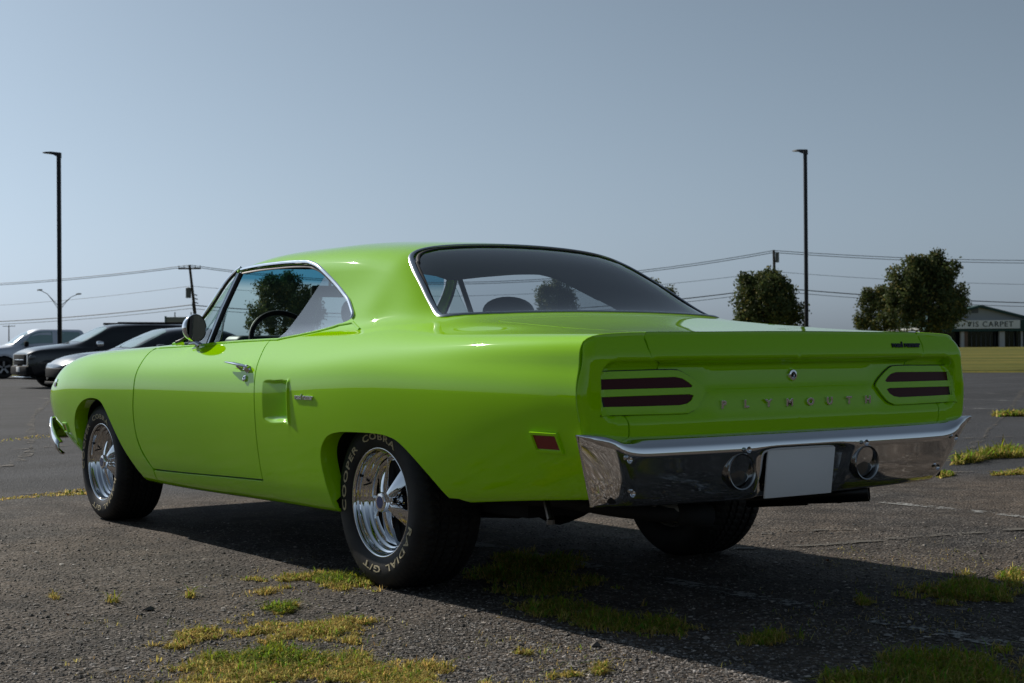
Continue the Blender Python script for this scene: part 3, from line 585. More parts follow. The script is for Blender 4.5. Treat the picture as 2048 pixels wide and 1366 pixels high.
# twin-arm road lamp far away
b = far(119, 250, 0); E = empty('street_lamp', b, label='distant twin-armed road lamp behind the left lamp post', category='street lamp'); r_ = rL; zj = zrow(119, 614, 250)
mb = MB(); mb.tube([(0, 0, 0), (0, 0, zj)], [.16, .12], 8); mb.build('shaft', GREY, E)
for s_, pxh, rowh in ((-1, 80, 580), (1, 158, 588)):
    tip = far(pxh, 250, zrow(pxh, rowh, 250))-b; m1 = tip*.62+np.array([0, 0, zj])*.38; m1[2] = zj+(tip[2]-zj)*.78
    mb = MB(); mb.tube([(0, 0, zj), m1, tip], .06, 6); mb.build('arm', GREY, E); mb = MB(); mb.tube([(0, 0, zj-.6), m1*.6+np.array([0, 0, zj-.3])*.4, m1], .05, 6); mb.build('brace', GREY, E)
    mb = MB(); mb.bbox(tip-[.5, .3, .1], tip+[.5, .3, .12], .08); mb.build('lamp_head', GREY, E)
# billboard
c = far(354, 160, 0); E = empty('billboard', c, math.atan2(AR[1], AR[0]), label='faded roadside billboard showing above the dark sedan roof', category='billboard'); z0, z1 = zrow(354, 662, 160), zrow(354, 634, 160)
mb = MB(); mb.bbox((-1.1, -.1, z0), (2.6, .1, z1), .03); mb.build('panel', mat('billboard_grey', (.22, .23, .22), .7), E); mb = MB(); mb.box((-1.25, -.14, z0-.1), (-1.1, .14, z1+.1)); mb.build('edge', mat('teal_edge', (.03, .10, .10), .6), E)
for x in (-.2, 1.5): mb = MB(); mb.tube([(x, 0, 0), (x, 0, z1+.5)], .06, 6); mb.build('post', GREY, E)
# ---------------------------------------------------------------- carpet shop
BD = 150.0; bx0 = far(1960, BD, .80); bz = .80; kx = BD/FPX
SH = empty('carpet_shop', bx0, math.atan2(AR[1], AR[0]), label='low shop with grey gable, green fascia and white carpet sign', category='building')
def bxp(px): return (px-1960)*kx
def bzp(row): return zrow(1960, row, BD)-bz
LIGHT = mat('shop_siding', (.42, .43, .43), .8); n = NT(LIGHT); g = n.n('TexCoord').outputs['Object']; wv = n.n('TexWave'); wv.inputs['Scale'].default_value = 2.2; n.l(g, wv.inputs['Vector']); n.bump(wv.outputs['Fac'], .3, .02)
DGREEN = mat('dark_green_metal', (.015, .06, .055), .6); DARKG = mat('shop_glass', (.010, .012, .014), .08, spec=.6); WHITE = mat('white_sign', (.80, .81, .82), .5); SOFF = mat('column_white', (.55, .54, .52), .7)
zf1, zf0, zpk, zev = bzp(658), bzp(664), bzp(610), bzp(641); xl, xr = bxp(1850), bxp(2075)
mb = MB(); mb.prism([(xl, bzp(658)), (xr, bzp(658)), (xr, zev-.1), (0, zpk-.25), (xl, zev-.1)], 0, 14, 'y'); mb.build('gable_wall', LIGHT, SH, smooth=False)
for s_, xe in ((-1, xl-.4), (1, xr+.4)):
    mb = MB(); L = [(0, zpk), (xe, zpk-abs(xe)*((zpk-zev)/abs(xr))), (xe, zpk-abs(xe)*((zpk-zev)/abs(xr))-.22), (0, zpk-.22)]; mb.prism(L if s_ > 0 else L[::-1], -.5, 14.4, 'y'); o = mb.build('roof', DGREEN, SH, smooth=False); fix_out(o)
mb = MB(); mb.box((bxp(1944), -.06, bzp(626)), (bxp(1957), .02, bzp(615))); mb.build('gable_vent', GREY, SH, smooth=False)
mb = MB(); mb.box((xl, -1.2, bzp(663)), (xr+3, -.0, bzp(641))); mb.build('fascia', DGREEN, SH, smooth=False)
for i in range(26): mb = MB(); x = bxp(2030)+i*.18; mb.box((x, -1.24, bzp(661)), (x+.07, -1.2, bzp(642))); mb.build('rib', DGREEN, SH, smooth=False)
mb = MB(); mb.box((bxp(1905), -1.32, bzp(657.5)), (bxp(2028), -1.21, bzp(641))); SG = mb.build('sign_board', WHITE, SH, smooth=False)
V_, F_ = text_mesh('VIS CARPET', 1.0, .03, 0, space=1.15); x0, x1 = V_[:, 0].min(), V_[:, 0].max(); k = (bxp(2015)-bxp(1928))/(x1-x0); zc_ = bzp(649.3); hh = bzp(644)-bzp(654.5); zk = hh/(V_[:, 1].max()-V_[:, 1].min())
W_ = np.stack([bxp(1928)+(V_[:, 0]-x0)*k, -1.33-V_[:, 2], zc_+V_[:, 1]*zk], -1); mb = MB(); mb.add(W_, F_); mb.build('sign_lettering', mat('sign_ink', (.03, .05, .06), .6), SG, smooth=False)
mb = MB(); mb.box((xl, .0, 0), (xr+3, .3, bzp(660))); mb.build('shopfront', DARKG, SH, smooth=False)
for x in (1918, 1924): mb = MB(); mb.box((bxp(x), -1.0, 0), (bxp(x)+.34, -.6, bzp(663))); mb.build('column', SOFF if x == 1918 else mat('brick_pier', (.20, .13, .09), .9), SH, smooth=False)
for x in (1991, 2032): mb = MB(); w = .5 if x == 1991 else .14; mb.box((bxp(x), -1.0, 0), (bxp(x)+w, -.6, bzp(663)) if x == 1991 else (bxp(x)+w, -.8, bzp(648))); mb.build('column', SOFF, SH, smooth=False)
for x in np.arange(1934, 2075, 9): mb = MB(); mb.box((bxp(x), -.05, .1), (bxp(x)+.06, -.0, bzp(664))); mb.build('mullion', GREY, SH, smooth=False)
mb = MB(); mb.box((xl, -2.4, -.4), (xr+3, 14, 0)); mb.build('plinth', mat('shop_concrete', (.3, .29, .27), .9), SH, smooth=False)
# ---------------------------------------------------------------- parked vehicles in the background
def loft(xs, Y, Z, sig=4):
    g = np.arange(xs[0]-.2, xs[-1]+.2, .02)
    def L(v): return smooth(pchip(xs, v, g), sig)
    CY_ = np.stack([L(y) for y in Y]); CZ_ = np.stack([L(z) for z in Z]); K_ = len(CY_)
    for _ in range(1):
        b = np.concatenate([(2*CY_[0]-CY_[1])[None], CY_, -CY_[-2][None]]); CY_ = CY_+.6*(CY_-(b[:-2]+4*b[1:-1]+b[2:])/6); CY_[-1] = 0
        b = np.concatenate([(2*CZ_[0]-CZ_[1])[None], CZ_, CZ_[-2][None]]); CZ_ = CZ_+.6*(CZ_-(b[:-2]+4*b[1:-1]+b[2:])/6)
    A = np.concatenate([(2*CY_[0]-CY_[1])[None], CY_, -CY_[-2][None]]); B = np.concatenate([(2*CZ_[0]-CZ_[1])[None], CZ_, CZ_[-2][None]])
    def fn(X, v):
        X = np.asarray(X, float); v = np.clip(np.asarray(v, float), 0, K_-1); q = (X-g[0])/.02; i = np.clip(np.floor(q).astype(int), 0, len(g)-2); t = q-i
        j = np.clip(np.floor(v).astype(int), 0, K_-2); s = v-j; w = [(1-s)**3/6, (3*s**3-6*s*s+4)/6, (-3*s**3+3*s*s+3*s+1)/6, s**3/6]; y = 0; z = 0
        for a in range(4): y = y+w[a]*(A[j+a, i]*(1-t)+A[j+a, i+1]*t); z = z+w[a]*(B[j+a, i]*(1-t)+B[j+a, i+1]*t)
        return np.stack([X+0*y, y, z], -1)
    return fn, K_-1
def veh_paint(name, col, rough=.25): return mat(name, col, rough, 0.3, coat=.8, coat_rough=.05)
VGLASS = mat('tinted_glass', (.012, .016, .018), .04, spec=.7, coat=.5); VPALE = mat('sky_pale_glass', (.30, .44, .43), .08, spec=.6, coat=.8); VTRIM = mat('vehicle_trim', (.012, .012, .013), .7, spec=.15); VCHROME = mat('vehicle_chrome', (.7, .7, .72), .12, 1.0); VLAMP = mat('vehicle_lamp', (.12, .125, .13), .15, .3, coat=.8)  # pale opaque windscreen colour stands in for sky light through the glass
def vwheel(E, x, y, r, sg, rimm):
    W_ = empty('wheel', parent=E); W_.location = (x, y*sg, r)
    if sg < 0: W_.rotation_euler = (0, 0, math.pi)
    mb = MB(); mb.lathe([(0, r*.62), (.01, r*.72), (.008, r*.9), (-.02, r*.985), (-.05, r), (-.19, r), (-.22, r*.97), (-.24, r*.7)], 32); mb.build('tyre', RUBBERV, W_)
    mb = MB(); mb.lathe([(.004, r*.63), (-.012, r*.60), (-.05, r*.56), (-.07, r*.2), (-.07, .001)], 32); mb.build('rim', VTRIM, W_)
    for i in range(5):
        a = i*2*math.pi/5+.3; d = np.array([math.cos(a), 0, math.sin(a)]); t = np.array([-math.sin(a), 0, math.cos(a)]); mb = MB()
        mb.add([d*r*.1-t*.03+[0, -.01, 0], d*r*.1+t*.03+[0, -.01, 0], d*r*.6+t*.035, d*r*.6-t*.035, d*r*.1-t*.03+[0, -.05, 0], d*r*.1+t*.03+[0, -.05, 0], d*r*.6+t*.035+[0, -.05, 0], d*r*.6-t*.035+[0, -.05, 0]], [(0, 1, 2, 3), (0, 4, 5, 1), (1, 5, 6, 2), (2, 6, 7, 3), (3, 7, 4, 0)]); o = mb.build('spoke', rimm, W_, smooth=False); fix_out(o)
RUBBERV = mat('vehicle_tyre', (.015, .015, .016), .75); RIMV = mat('alloy', (.35, .35, .36), .3, .8)
def vehicle(name, label, wheel_px, phi, xs, Y, Z, paint, wf, wr, rw, hw, glass_loops, lamps, extras, dist_pt=None):
    """phi: heading relative to image-left, turned towards the camera"""
    fn, K_ = loft(xs, Y, Z); L = xs[-1]
    lf = -AR*[1, 1, 0]; lf /= np.linalg.norm(lf); fw = np.array([AF[0], AF[1], 0]); fw /= np.linalg.norm(fw); h = lf*math.cos(phi)-fw*math.sin(phi); rz = math.atan2(h[1], h[0])
    cnt = gp(*wheel_px) if dist_pt is None else dist_pt; lft = np.array([-h[1], h[0], 0]); org = cnt-h*wf-lft*hw
    E = empty(name, org, rz, label=label, category={'pickup_truck': 'pickup truck', 'suv_car': 'suv', 'sedan_car': 'sedan'}[name])
    u = np.concatenate([[xs[0]], np.linspace(xs[0]+.01, L-.01, 90), [L]]); v = np.linspace(0, K_, 57); P = fn(u[:, None]+0*v, v[None]+0*u[:, None]); m = len(v); F = [(i*m+k, (i+1)*m+k, (i+1)*m+k+1, i*m+k+1) for i in range(len(u)-1) for k in range(m-1)]
    # open the wheel arches
    cen = np.array([P.reshape(-1, 3)[list(f)].mean(0) for f in F]); keep = np.ones(len(F), bool)
    for wx in (wf, wr): keep &= ~(((cen[:, 0]-wx)**2+(cen[:, 2]-rw)**2 < (rw*1.14)**2) & (cen[:, 1] > hw-.35))
    F = [f for f, k in zip(F, keep) if k]; PV = P.reshape(-1, 3); nv = len(PV); ends = [(xs[0]-.02, 0, PV[:m, 2].mean()), (L+.025, 0, PV[-m:, 2].mean())]; PV = np.concatenate([PV, ends])
    F += [(k, k+1, nv) for k in range(m-1)]+[((len(u)-1)*m+k+1, (len(u)-1)*m+k, nv+1) for k in range(m-1)]
    mb = MB(); mb.add(PV, F); mb.mirror(); o = mb.build('body', paint, E, angle=50); fix_out(o)
    for wx in (wf, wr):
        for sg in (1, -1):
            vwheel(E, wx, hw, rw, sg, RIMV); th = np.linspace(0, math.pi, 17); A_ = np.array([(wx+rw*1.13*math.cos(t), sg*(hw-.32), rw+rw*1.13*math.sin(t)) for t in th]); B_ = A_.copy(); B_[:, 1] = sg*(hw-.01); mb = MB(); mb.add(np.concatenate([A_, B_]), [(i, i+1, 17+i+1, 17+i) for i in range(16)]); mb.add(np.concatenate([A_, [(wx, sg*(hw-.32), .25)]]), [(i, i+1, 17) for i in range(16)]); mb.build('wheel_housing', VTRIM, E, smooth=False)
    for wx in (wf, wr):
        for sg in (1, -1):
            A_ = []
            for t in np.linspace(-.02, math.pi+.02, 24):
                for rr, yy in ((rw*1.10, hw-.02), (rw*1.12, hw+.03), (rw*1.27, hw+.035), (rw*1.33, hw-.01)): A_.append((wx+rr*math.cos(t), yy*sg, rw+rr*math.sin(t)))
            mb = MB(); mb.add(np.array(A_), [(i*4+k, i*4+4+k, i*4+5+k, i*4+1+k) for i in range(23) for k in range(3)]); o = mb.build('arch_flare', paint, E); fix_out(o)
    for nm, loops, mt, off, both in glass_loops:
        t = trim(fn, [loops], .08, (1, .14), out=(0, 1, .5), off=-off)
        if both == 2: t.mirror().build(nm, mt, E)
        else: t.build(nm, mt, E); t.mirrored().build(nm, mt, E)
    for f in extras: f(E, fn)
    mb = MB(); mb.box((.15, -hw+.2, .22), (L-.2, hw-.2, .5)); mb.build('floor', VTRIM, E, smooth=False)
    return E, fn
def bb(name, lo, hi, m, b=.02, both=True):
    def f(E, fn):
        mb = MB(); mb.bbox(lo, hi, b); mb.build(name, m, E)
        if both: mb.mirrored().build(name, m, E)
    return f
PH = math.radians(28)
# --- dark suv
xs = [0, .12, .5, 1.5, 2.6, 3.05, 3.62, 4.2, 4.62, 4.8, 4.88]
Y = [[.60, .70, .76, .78, .78, .78, .78, .76, .72, .66, .6], [.78, .86, .90, .91, .91, .91, .91, .90, .86, .80, .72], [.80, .88, .92, .925, .925, .925, .92, .91, .87, .81, .73], [.78, .86, .90, .90, .90, .90, .89, .88, .85, .79, .70], [.74, .80, .83, .84, .84, .83, .81, .79, .77, .72, .64], [.66, .70, .72, .73, .73, .74, .72, .68, .64, .58, .5], [.45, .55, .60, .62, .61, .64, .6, .55, .5, .4, .3], [.25, .3, .32, .33, .33, .34, .34, .3, .28, .2, .15], [0]*11]
Z = [[.40, .36, .32, .28, .28, .28, .28, .30, .30, .32, .36], [.46, .42, .36, .33, .33, .33, .33, .35, .36, .38, .42], [.78, .76, .74, .72, .72, .72, .72, .72, .70, .68, .66], [1.0, 1.02, 1.03, 1.02, 1.01, 1.0, .98, .96, .93, .89, .83], [1.10, 1.12, 1.13, 1.11, 1.08, 1.06, 1.05, 1.03, .99, .94, .87], [1.15, 1.36, 1.40, 1.40, 1.37, 1.28, 1.11, 1.06, 1.01, .96, .88], [1.18, 1.55, 1.62, 1.65, 1.60, 1.40, 1.15, 1.08, 1.03, .97, .89], [1.2, 1.59, 1.66, 1.69, 1.64, 1.44, 1.17, 1.10, 1.04, .98, .89], [1.2, 1.6, 1.67, 1.70, 1.65, 1.45, 1.18, 1.11, 1.05, .98, .89]]
SUVP = veh_paint('graphite_paint', (.020, .022, .026))
suv_g = [('side_window', [(.55, 4.35), (1.3, 4.3), (1.3, 5.5), (.75, 5.4)], VGLASS, .006, 1), ('side_window', [(1.42, 4.3), (2.25, 4.3), (2.2, 5.55), (1.42, 5.55)], VGLASS, .006, 1), ('side_window', [(2.36, 4.3), (3.35, 4.25), (2.75, 5.45), (2.33, 5.55)], VGLASS, .006, 1),
         ('windscreen', [(3.52, 8), (3.5, 6.1), (3.40, 5.55), (2.78, 6.1), (2.72, 8)], VPALE, .005, 2)]
suv_x = [bb('headlamp', (4.55, .50, .73), (4.86, .835, .87), VLAMP, .05), bb('fog_lamp', (4.80, .52, .42), (4.90, .66, .52), VLAMP, .03), bb('door_mirror', (3.02, .93, 1.05), (3.20, 1.12, 1.21), VCHROME, .04), bb('roof_rail', (.5, .60, 1.66), (2.5, .64, 1.72), VTRIM, .012), bb('bumper', (4.62, -.80, .34), (4.94, .80, .58), VTRIM, .05, False), bb('number_plate', (4.935, -.16, .42), (4.95, .16, .56), WHITE, .004, False), bb('bumper_lip', (4.72, -.6, .27), (4.95, .6, .31), VCHROME, .01, False), bb('grille', (4.70, -.56, .60), (4.915, .56, .88), VTRIM, .03, False), bb('grille_bar', (4.86, -.46, .72), (4.925, .46, .75), VCHROME, .01, False), bb('door_handle', (1.55, .915, .98), (1.72, .945, 1.0), VCHROME, .008), bb('door_handle', (2.5, .915, .97), (2.67, .945, .99), VCHROME, .008)]
SUV_SH = vehicle('suv_car', 'dark graphite suv with roof rails parked between silver pickup and sedan', (134, 776), PH+.08, xs, Y, Z, SUVP, 3.93, 1.05, .35, .90, suv_g, [], suv_x)
# --- silver pickup
xs = [0, .15, 1.45, 1.57, 1.75, 3.15, 3.70, 4.30, 4.85, 5.15, 5.35, 5.42]
Y = [[.7, .75, .76, .78, .78, .78, .78, .78, .76, .72, .6, .5], [.88, .93, .95, .95, .95, .95, .95, .95, .93, .86, .75, .6], [.90, .95, .97, .97, .97, .97, .97, .96, .95, .88, .76, .6], [.89, .94, .96, .95, .95, .95, .95, .93, .91, .86, .74, .58], [.87, .92, .94, .92, .90, .90, .88, .84, .78, .72, .62, .5], [.85, .90, .92, .82, .80, .80, .80, .76, .68, .6, .5, .4], [.6, .7, .7, .70, .70, .70, .70, .66, .55, .5, .4, .3], [.3, .35, .35, .36, .36, .36, .36, .34, .3, .25, .2, .15], [0]*12]
Z = [[.5, .45, .42, .40, .40, .40, .40, .40, .42, .45, .48, .5], [.56, .50, .47, .45, .45, .45, .45, .45, .48, .50, .52, .55], [.85, .85, .85, .85, .85, .85, .85, .83, .80, .76, .72, .70], [1.08, 1.08, 1.10, 1.10, 1.10, 1.10, 1.09, 1.07, 1.04, .98, .90, .84], [1.12, 1.13, 1.15, 1.20, 1.22, 1.22, 1.20, 1.14, 1.09, 1.03, .95, .88], [1.14, 1.15, 1.18, 1.45, 1.52, 1.52, 1.38, 1.17, 1.12, 1.05, .97, .9], [1.14, 1.15, 1.2, 1.70, 1.76, 1.77, 1.58, 1.20, 1.14, 1.07, .98, .9], [1.14, 1.15, 1.2, 1.74, 1.80, 1.81, 1.62, 1.22, 1.15, 1.08, .98, .9], [1.14, 1.15, 1.2, 1.75, 1.81, 1.82, 1.63, 1.22, 1.15, 1.08, .98, .9]]
TRP = veh_paint('silver_paint', (.70, .74, .82), .4)
trk_g = [('side_window', [(1.72, 4.2), (2.58, 4.2), (2.58, 5.7), (1.78, 5.6)], VPALE, .006, 1), ('side_window', [(2.76, 4.15), (3.95, 4.1), (3.50, 5.65), (2.76, 5.72)], VPALE, .006, 1), ('windscreen', [(4.22, 8), (4.19, 6.2), (4.08, 5.7), (3.60, 6.2), (3.52, 8)], VPALE, .005, 2)]
trk_x = [bb('headlamp', (5.10, .56, .76), (5.43, .86, .96), VLAMP, .05), bb('door_mirror', (3.66, .96, 1.14), (3.80, 1.16, 1.34), VTRIM, .04), bb('bumper', (5.25, -.85, .48), (5.52, .85, .66), VCHROME, .04, False), bb('grille', (5.38, -.5, .72), (5.47, .5, .92), VTRIM, .03, False), bb('door_handle', (2.95, .955, 1.04), (3.12, .985, 1.07), VTRIM, .008)]
vehicle('pickup_truck', 'silver grey pickup truck at the far left edge', (8, 757), PH, xs, Y, Z, TRP, 4.50, 1.15, .39, .94, trk_g, [], trk_x)
# --- dark sedan
xs = [0, .15, .7, 1.2, 1.7, 2.5, 2.95, 3.6, 4.1, 4.55, 4.75, 4.82]
Y = [[.6, .68, .74, .76, .76, .76, .76, .76, .74, .68, .55, .45], [.76, .82, .88, .89, .90, .90, .90, .89, .87, .80, .66, .5], [.78, .85, .90, .91, .915, .915, .91, .90, .88, .82, .67, .5], [.76, .82, .87, .88, .89, .89, .88, .87, .85, .78, .64, .48], [.70, .74, .80, .81, .81, .81, .80, .77, .72, .64, .5, .4], [.6, .62, .68, .69, .70, .70, .70, .68, .6, .5, .4, .3], [.4, .45, .52, .55, .58, .58, .60, .55, .5, .4, .3, .2], [.2, .25, .28, .29, .3, .3, .31, .3, .25, .2, .15, .1], [0]*12]
Z = [[.4, .34, .30, .26, .25, .25, .25, .26, .28, .28, .32, .36], [.46, .40, .35, .31, .30, .30, .30, .31, .33, .34, .38, .42], [.74, .72, .70, .68, .67, .66, .66, .66, .64, .60, .56, .54], [.94, .96, .96, .95, .93, .91, .90, .87, .84, .76, .68, .62], [.98, 1.01, 1.02, 1.01, .99, .97, .95, .90, .87, .79, .70, .63], [1.0, 1.03, 1.08, 1.22, 1.24, 1.20, 1.08, .92, .885, .805, .71, .64], [1.0, 1.04, 1.12, 1.33, 1.40, 1.36, 1.20, .94, .90, .82, .72, .645], [1.0, 1.05, 1.15, 1.36, 1.44, 1.40, 1.24, .955, .91, .83, .725, .65], [1.0, 1.05, 1.16, 1.37, 1.45, 1.41, 1.25, .96, .915, .835, .73, .65]]
SDP = veh_paint('charcoal_paint', (.030, .034, .042))
sed_g = [('side_window', [(1.05, 4.35), (1.75, 4.3), (1.75, 5.5), (1.35, 5.4)], VGLASS, .006, 1), ('side_window', [(1.87, 4.3), (2.98, 4.25), (2.45, 5.45), (1.85, 5.5)], VGLASS, .006, 1), ('windscreen', [(3.42, 8), (3.40, 6.1), (3.22, 5.6), (2.62, 6.1), (2.50, 8)], VPALE, .005, 2)]
sed_x = [bb('headlamp', (4.36, .46, .60), (4.74, .80, .70), VLAMP, .04), bb('door_mirror', (2.82, .90, .93), (3.00, 1.10, 1.07), SDP, .04), bb('window_strip', (1.05, .868, .985), (2.95, .88, 1.0), VCHROME, .004), bb('bumper_lip', (4.6, -.55, .26), (4.86, .55, .32), VTRIM, .02, False), bb('grille', (4.62, -.50, .40), (4.86, .50, .60), VTRIM, .03, False)]
d_ = far(226, 31.5, 0)
vehicle('sedan_car', 'dark charcoal sedan partly hidden behind the green car front fender', (0, 0), PH+.10, xs, Y, Z, SDP, 3.88, 1.05, .33, .88, sed_g, [], sed_x, dist_pt=d_)
# ---------------------------------------------------------------- far wood behind the photographer (mirrored in the paint and chrome)
WOODM = mat('far_wood_leaf', (.05, .075, .028), .9, spec=.1); n = NT(WOODM); g = n.n('NewGeometry').outputs['Position']; n.l(n.ramp(n.noise(g, .9, 6, .7), [(.3, (.022, .035, .012)), (.7, (.085, .11, .04))]), n.b.inputs['Base Color'])
mb = MB(); cb = np.array([CAM_POS[0], CAM_POS[1], 0])
for k_ in range(150):
    a = YAW+math.pi+RNG.uniform(-1.75, 1.75); d = RNG.uniform(95, 150); h_ = RNG.uniform(3.5, 8.5); w_ = RNG.uniform(3.0, 6.5); c = cb+np.array([math.cos(a)*d, math.sin(a)*d, 0])
    bm = bmesh.new(); bmesh.ops.create_icosphere(bm, subdivisions=2, radius=1)
    for v in bm.verts: q = v.co.normalized(); v.co = Vector((c[0]+q.x*w_*random.uniform(.75, 1.1), c[1]+q.y*w_*random.uniform(.75, 1.1), h_*.45+q.z*h_*.55*random.uniform(.8, 1.12)))
    mb.addbm(bm); bm.free()
mb.build('far_wood', WOODM, smooth=False, kind='stuff', label='far wood behind the photographer, mirrored in the bumper', category='wood')
# ---------------------------------------------------------------- car materials
PAINT = mat('lime_paint', (.35, .75, .0), .5, 0, coat=1.0, spec=.0, coat_rough=.02)
PAINT.node_tree.nodes['Principled BSDF'].inputs['Coat IOR'].default_value = 1.5
_n = NT(PAINT); _tc = _n.n('TexCoord'); _f = _n.noise(_tc.outputs['Object'], 900, 2); _n.bump(_f, .012, .001)
CHROME = mat('chrome', (.80, .81, .83), .045, 1.0)
_n = NT(CHROME); _tc = _n.n('TexCoord'); _f = _n.noise(_tc.outputs['Object'], 9, 5); _n.l(_n.ramp(_f, [(.35, (.035,)*3), (.8, (.12,)*3)]), _n.b.inputs['Roughness'])
WCHROME = mat('wheel_chrome', (.78, .79, .81), .03, 1.0)
STAINLESS = mat('stainless_trim', (.42, .44, .47), .2, 1.0)
LAMPRING = mat('lamp_ring', (.30, .30, .30), .18, 1.0)
BLACK = mat('black_trim', (.008, .008, .009), .55)
RUBBER = mat('tyre_rubber', (.014, .014, .015), .62, spec=.35)
_n = NT(RUBBER); _tc = _n.n('TexCoord'); _f = _n.noise(_tc.outputs['Object'], 14, 6)
_n.l(_n.ramp(_f, [(.3, (.010, .010, .011)), (.75, (.026, .025, .024))]), _n.b.inputs['Base Color'])
LETTER = mat('cream_lettering', (.60, .52, .34), .7)
UNDER = mat('underbody_black', (.008, .008, .008), .8)
STEEL = mat('dirty_steel', (.16, .14, .12), .45, 1.0)
DULL = mat('dull_silver', (.36, .33, .28), .5, .35)
REDLENS = mat('red_lens', (.06, .004, .005), .3, coat=0, spec=.2)
AMBER = mat('orange_lens', (.55, .09, .01), .15, coat=.6)
VINYL = mat('black_vinyl', (.012, .013, .014), .45)
HEADL = mat('headliner', (.05, .053, .058), .9)
DASH = mat('dash_vinyl', (.015, .03, .03), .5)
PLATE = mat('white_plate', (.92, .92, .92), .4)
BLUEBADGE = mat('blue_badge', (.03, .06, .22), .3, coat=.5)
LAMPGLASS = mat('lamp_lens', (.10, .10, .095), .15, .5, coat=.6)
GLASS = glass('clear_glass', (.72, .80, .78)); REARGLASS = glass('rear_glass', (.66, .71, .74), 2.6); SIDEGLASS = glass('side_glass', (.55, .60, .62), 2.2)
WSGLASS = glass('shaded_windscreen', (.70, .82, .80)); 
_t = WSGLASS.node_tree; _g = _t.nodes.new('ShaderNodeNewGeometry'); _s = _t.nodes.new('ShaderNodeSeparateXYZ'); _r = _t.nodes.new('ShaderNodeMapRange'); _c = _t.nodes.new('ShaderNodeMix'); _c.data_type = 'RGBA'
_r.inputs['From Min'].default_value = 1.225; _r.inputs['From Max'].default_value = 1.27
_c.inputs[6].default_value = (.66, .80, .78, 1); _c.inputs[7].default_value = (.10, .34, .46, 1)
_t.links.new(_g.outputs['Position'], _s.inputs[0]); _t.links.new(_s.outputs['Z'], _r.inputs['Value']); _t.links.new(_r.outputs[0], _c.inputs[0]); _t.links.new(_c.outputs[2], _t.nodes[WSGLASS['tr']].inputs[0])
# ---------------------------------------------------------------- lime green car
CAR = empty('coupe_car', (0, 0, 0), label='lime green two-door muscle car parked in the foreground with chrome bumper and white plate', category='car')
SC = (1.0, .09); SX = .09
_vv = np.linspace(0, 14, 1401)
def vz(X, z):
    P = S(np.full(1051, X), _vv[:1051]); k = np.maximum.accumulate(P[:, 2]); return float(np.interp(z, k+np.arange(1051)*1e-9, _vv[:1051]))
def vy(X, y):
    P = S(np.full(701, X), _vv[700:]); return float(np.interp(-y, np.maximum.accumulate(-P[:, 1])+np.arange(701)*1e-9, _vv[700:]))
def XZ(L): return [(x, vz(x, z)) for x, z in L]
def XY(L): return [(x, vy(x, y)) for x, y in L]
def sstep(a, b, x): t = np.clip((x-a)/(b-a), 0, 1); return t*t*(3-2*t)
def Sdisp(X, v):
    """body surface with the dummy side scoop pressed into the quarter"""
    P = S(X, v); z = P[..., 2]; x = P[..., 0]
    ramp = np.clip((.815-x)/.235, 0, 1)
    win = sstep(.618, .626, z)*(1-sstep(.776, .784, z))*sstep(.574, .582, x)*(1-sstep(.81, .82, x))
    d = .034*ramp*win
    lip = .007*np.exp(-((x-.567)/.011)**2)*sstep(.605, .625, z)*(1-sstep(.775, .797, z))
    d = d-lip
    return P-np.stack([0*d, d, 0*d], -1)
ARCH_R = smoothpoly([(-.575, .372), (-.498, .441), (-.39, .517), (-.30, .570), (-.235, .590), (-.133, .599), (.054, .597), (.17, .590), (.25, .570), (.305, .525), (.322, .470), (.31, .396), (.29, .33)], 4)
ARCH_F = smoothpoly([(2.329, .285), (2.386, .326), (2.487, .396), (2.559, .46), (2.622, .525), (2.69, .595), (2.755, .640), (2.85, .656), (2.97, .650), (3.08, .622), (3.17, .575), (3.225, .51), (3.235, .43), (3.215, .36)], 4)
DOOR_F = smoothpoly([(2.315, .915), (2.285, .842), (2.285, .729), (2.306, .60), (2.297, .489), (2.245, .403), (2.137, .321)], 4)
DOOR_B = [(1.57, .331), (1.238, .340), (.891, .349)]
DOOR_R = smoothpoly([(.891, .349), (.896, .42), (.897, .527), (.891, .656), (.897, .784), (.936, .869), (.985, .93)], 4)
WIN = [(.921, 7.98), (.758, 8.39), (.615, 8.84), (.474, 9.29), (.41, 9.50), (.388, 9.66), (.40, 9.84), (.475, 10.28), (.549, 10.55), (.711, 11.07), (.865, 11.52), (.961, 11.70), (1.022, 11.77), (1.195, 11.82), (1.387, 11.82), (1.616, 11.83), (1.745, 11.86)]
WIN = smoothpoly(WIN, 3)
HEADER = [(1.765, 12.3), (1.79, 13.0), (1.80, 14.0)]
RW = [(.305, 14.0), (.305, 13.2), (.303, 12.75), (.297, 12.45), (.280, 12.2), (.24, 12.0), (.141, 11.79), (.02, 11.57), (-.093, 11.2), (-.165, 10.88), (-.205, 10.85), (-.24, 11.2), (-.285, 11.9), (-.315, 12.7), (-.325, 13.3), (-.328, 14.0)]
RW = [RW[0]]+smoothpoly(RW[1:-1], 3)+[RW[-1]]
LIDV = .66
def rxe(y): return -1.325+.018*(abs(y)/.85)**3
loop = [(2.13, .8)]+XZ([(2.13, .318)])+XZ(DOOR_B)[:-1]+XZ(DOOR_R)+[(1.0, 7.98)]+WIN+HEADER+RW
loop += [(-.46, 14.0)]+XY([(-.46, .60), (-.475, .64), (-.51, LIDV), (-.9, LIDV), (-1.3, LIDV), (rxe(.66), LIDV), (rxe(.75), .75), (rxe(.84), .84)])
loop += XZ([(-1.294, .930), (-1.299, .88), (-1.304, .811), (-1.309, .72), (-1.315, .665), (-1.312, .62), (-1.29, .55), (-1.265, .48), (-1.25, .44)])+[(-1.245, 1.25), (-.66, 1.25), (-.61, 1.6)]+XZ(ARCH_R)[1:]+[(.285, .8)]
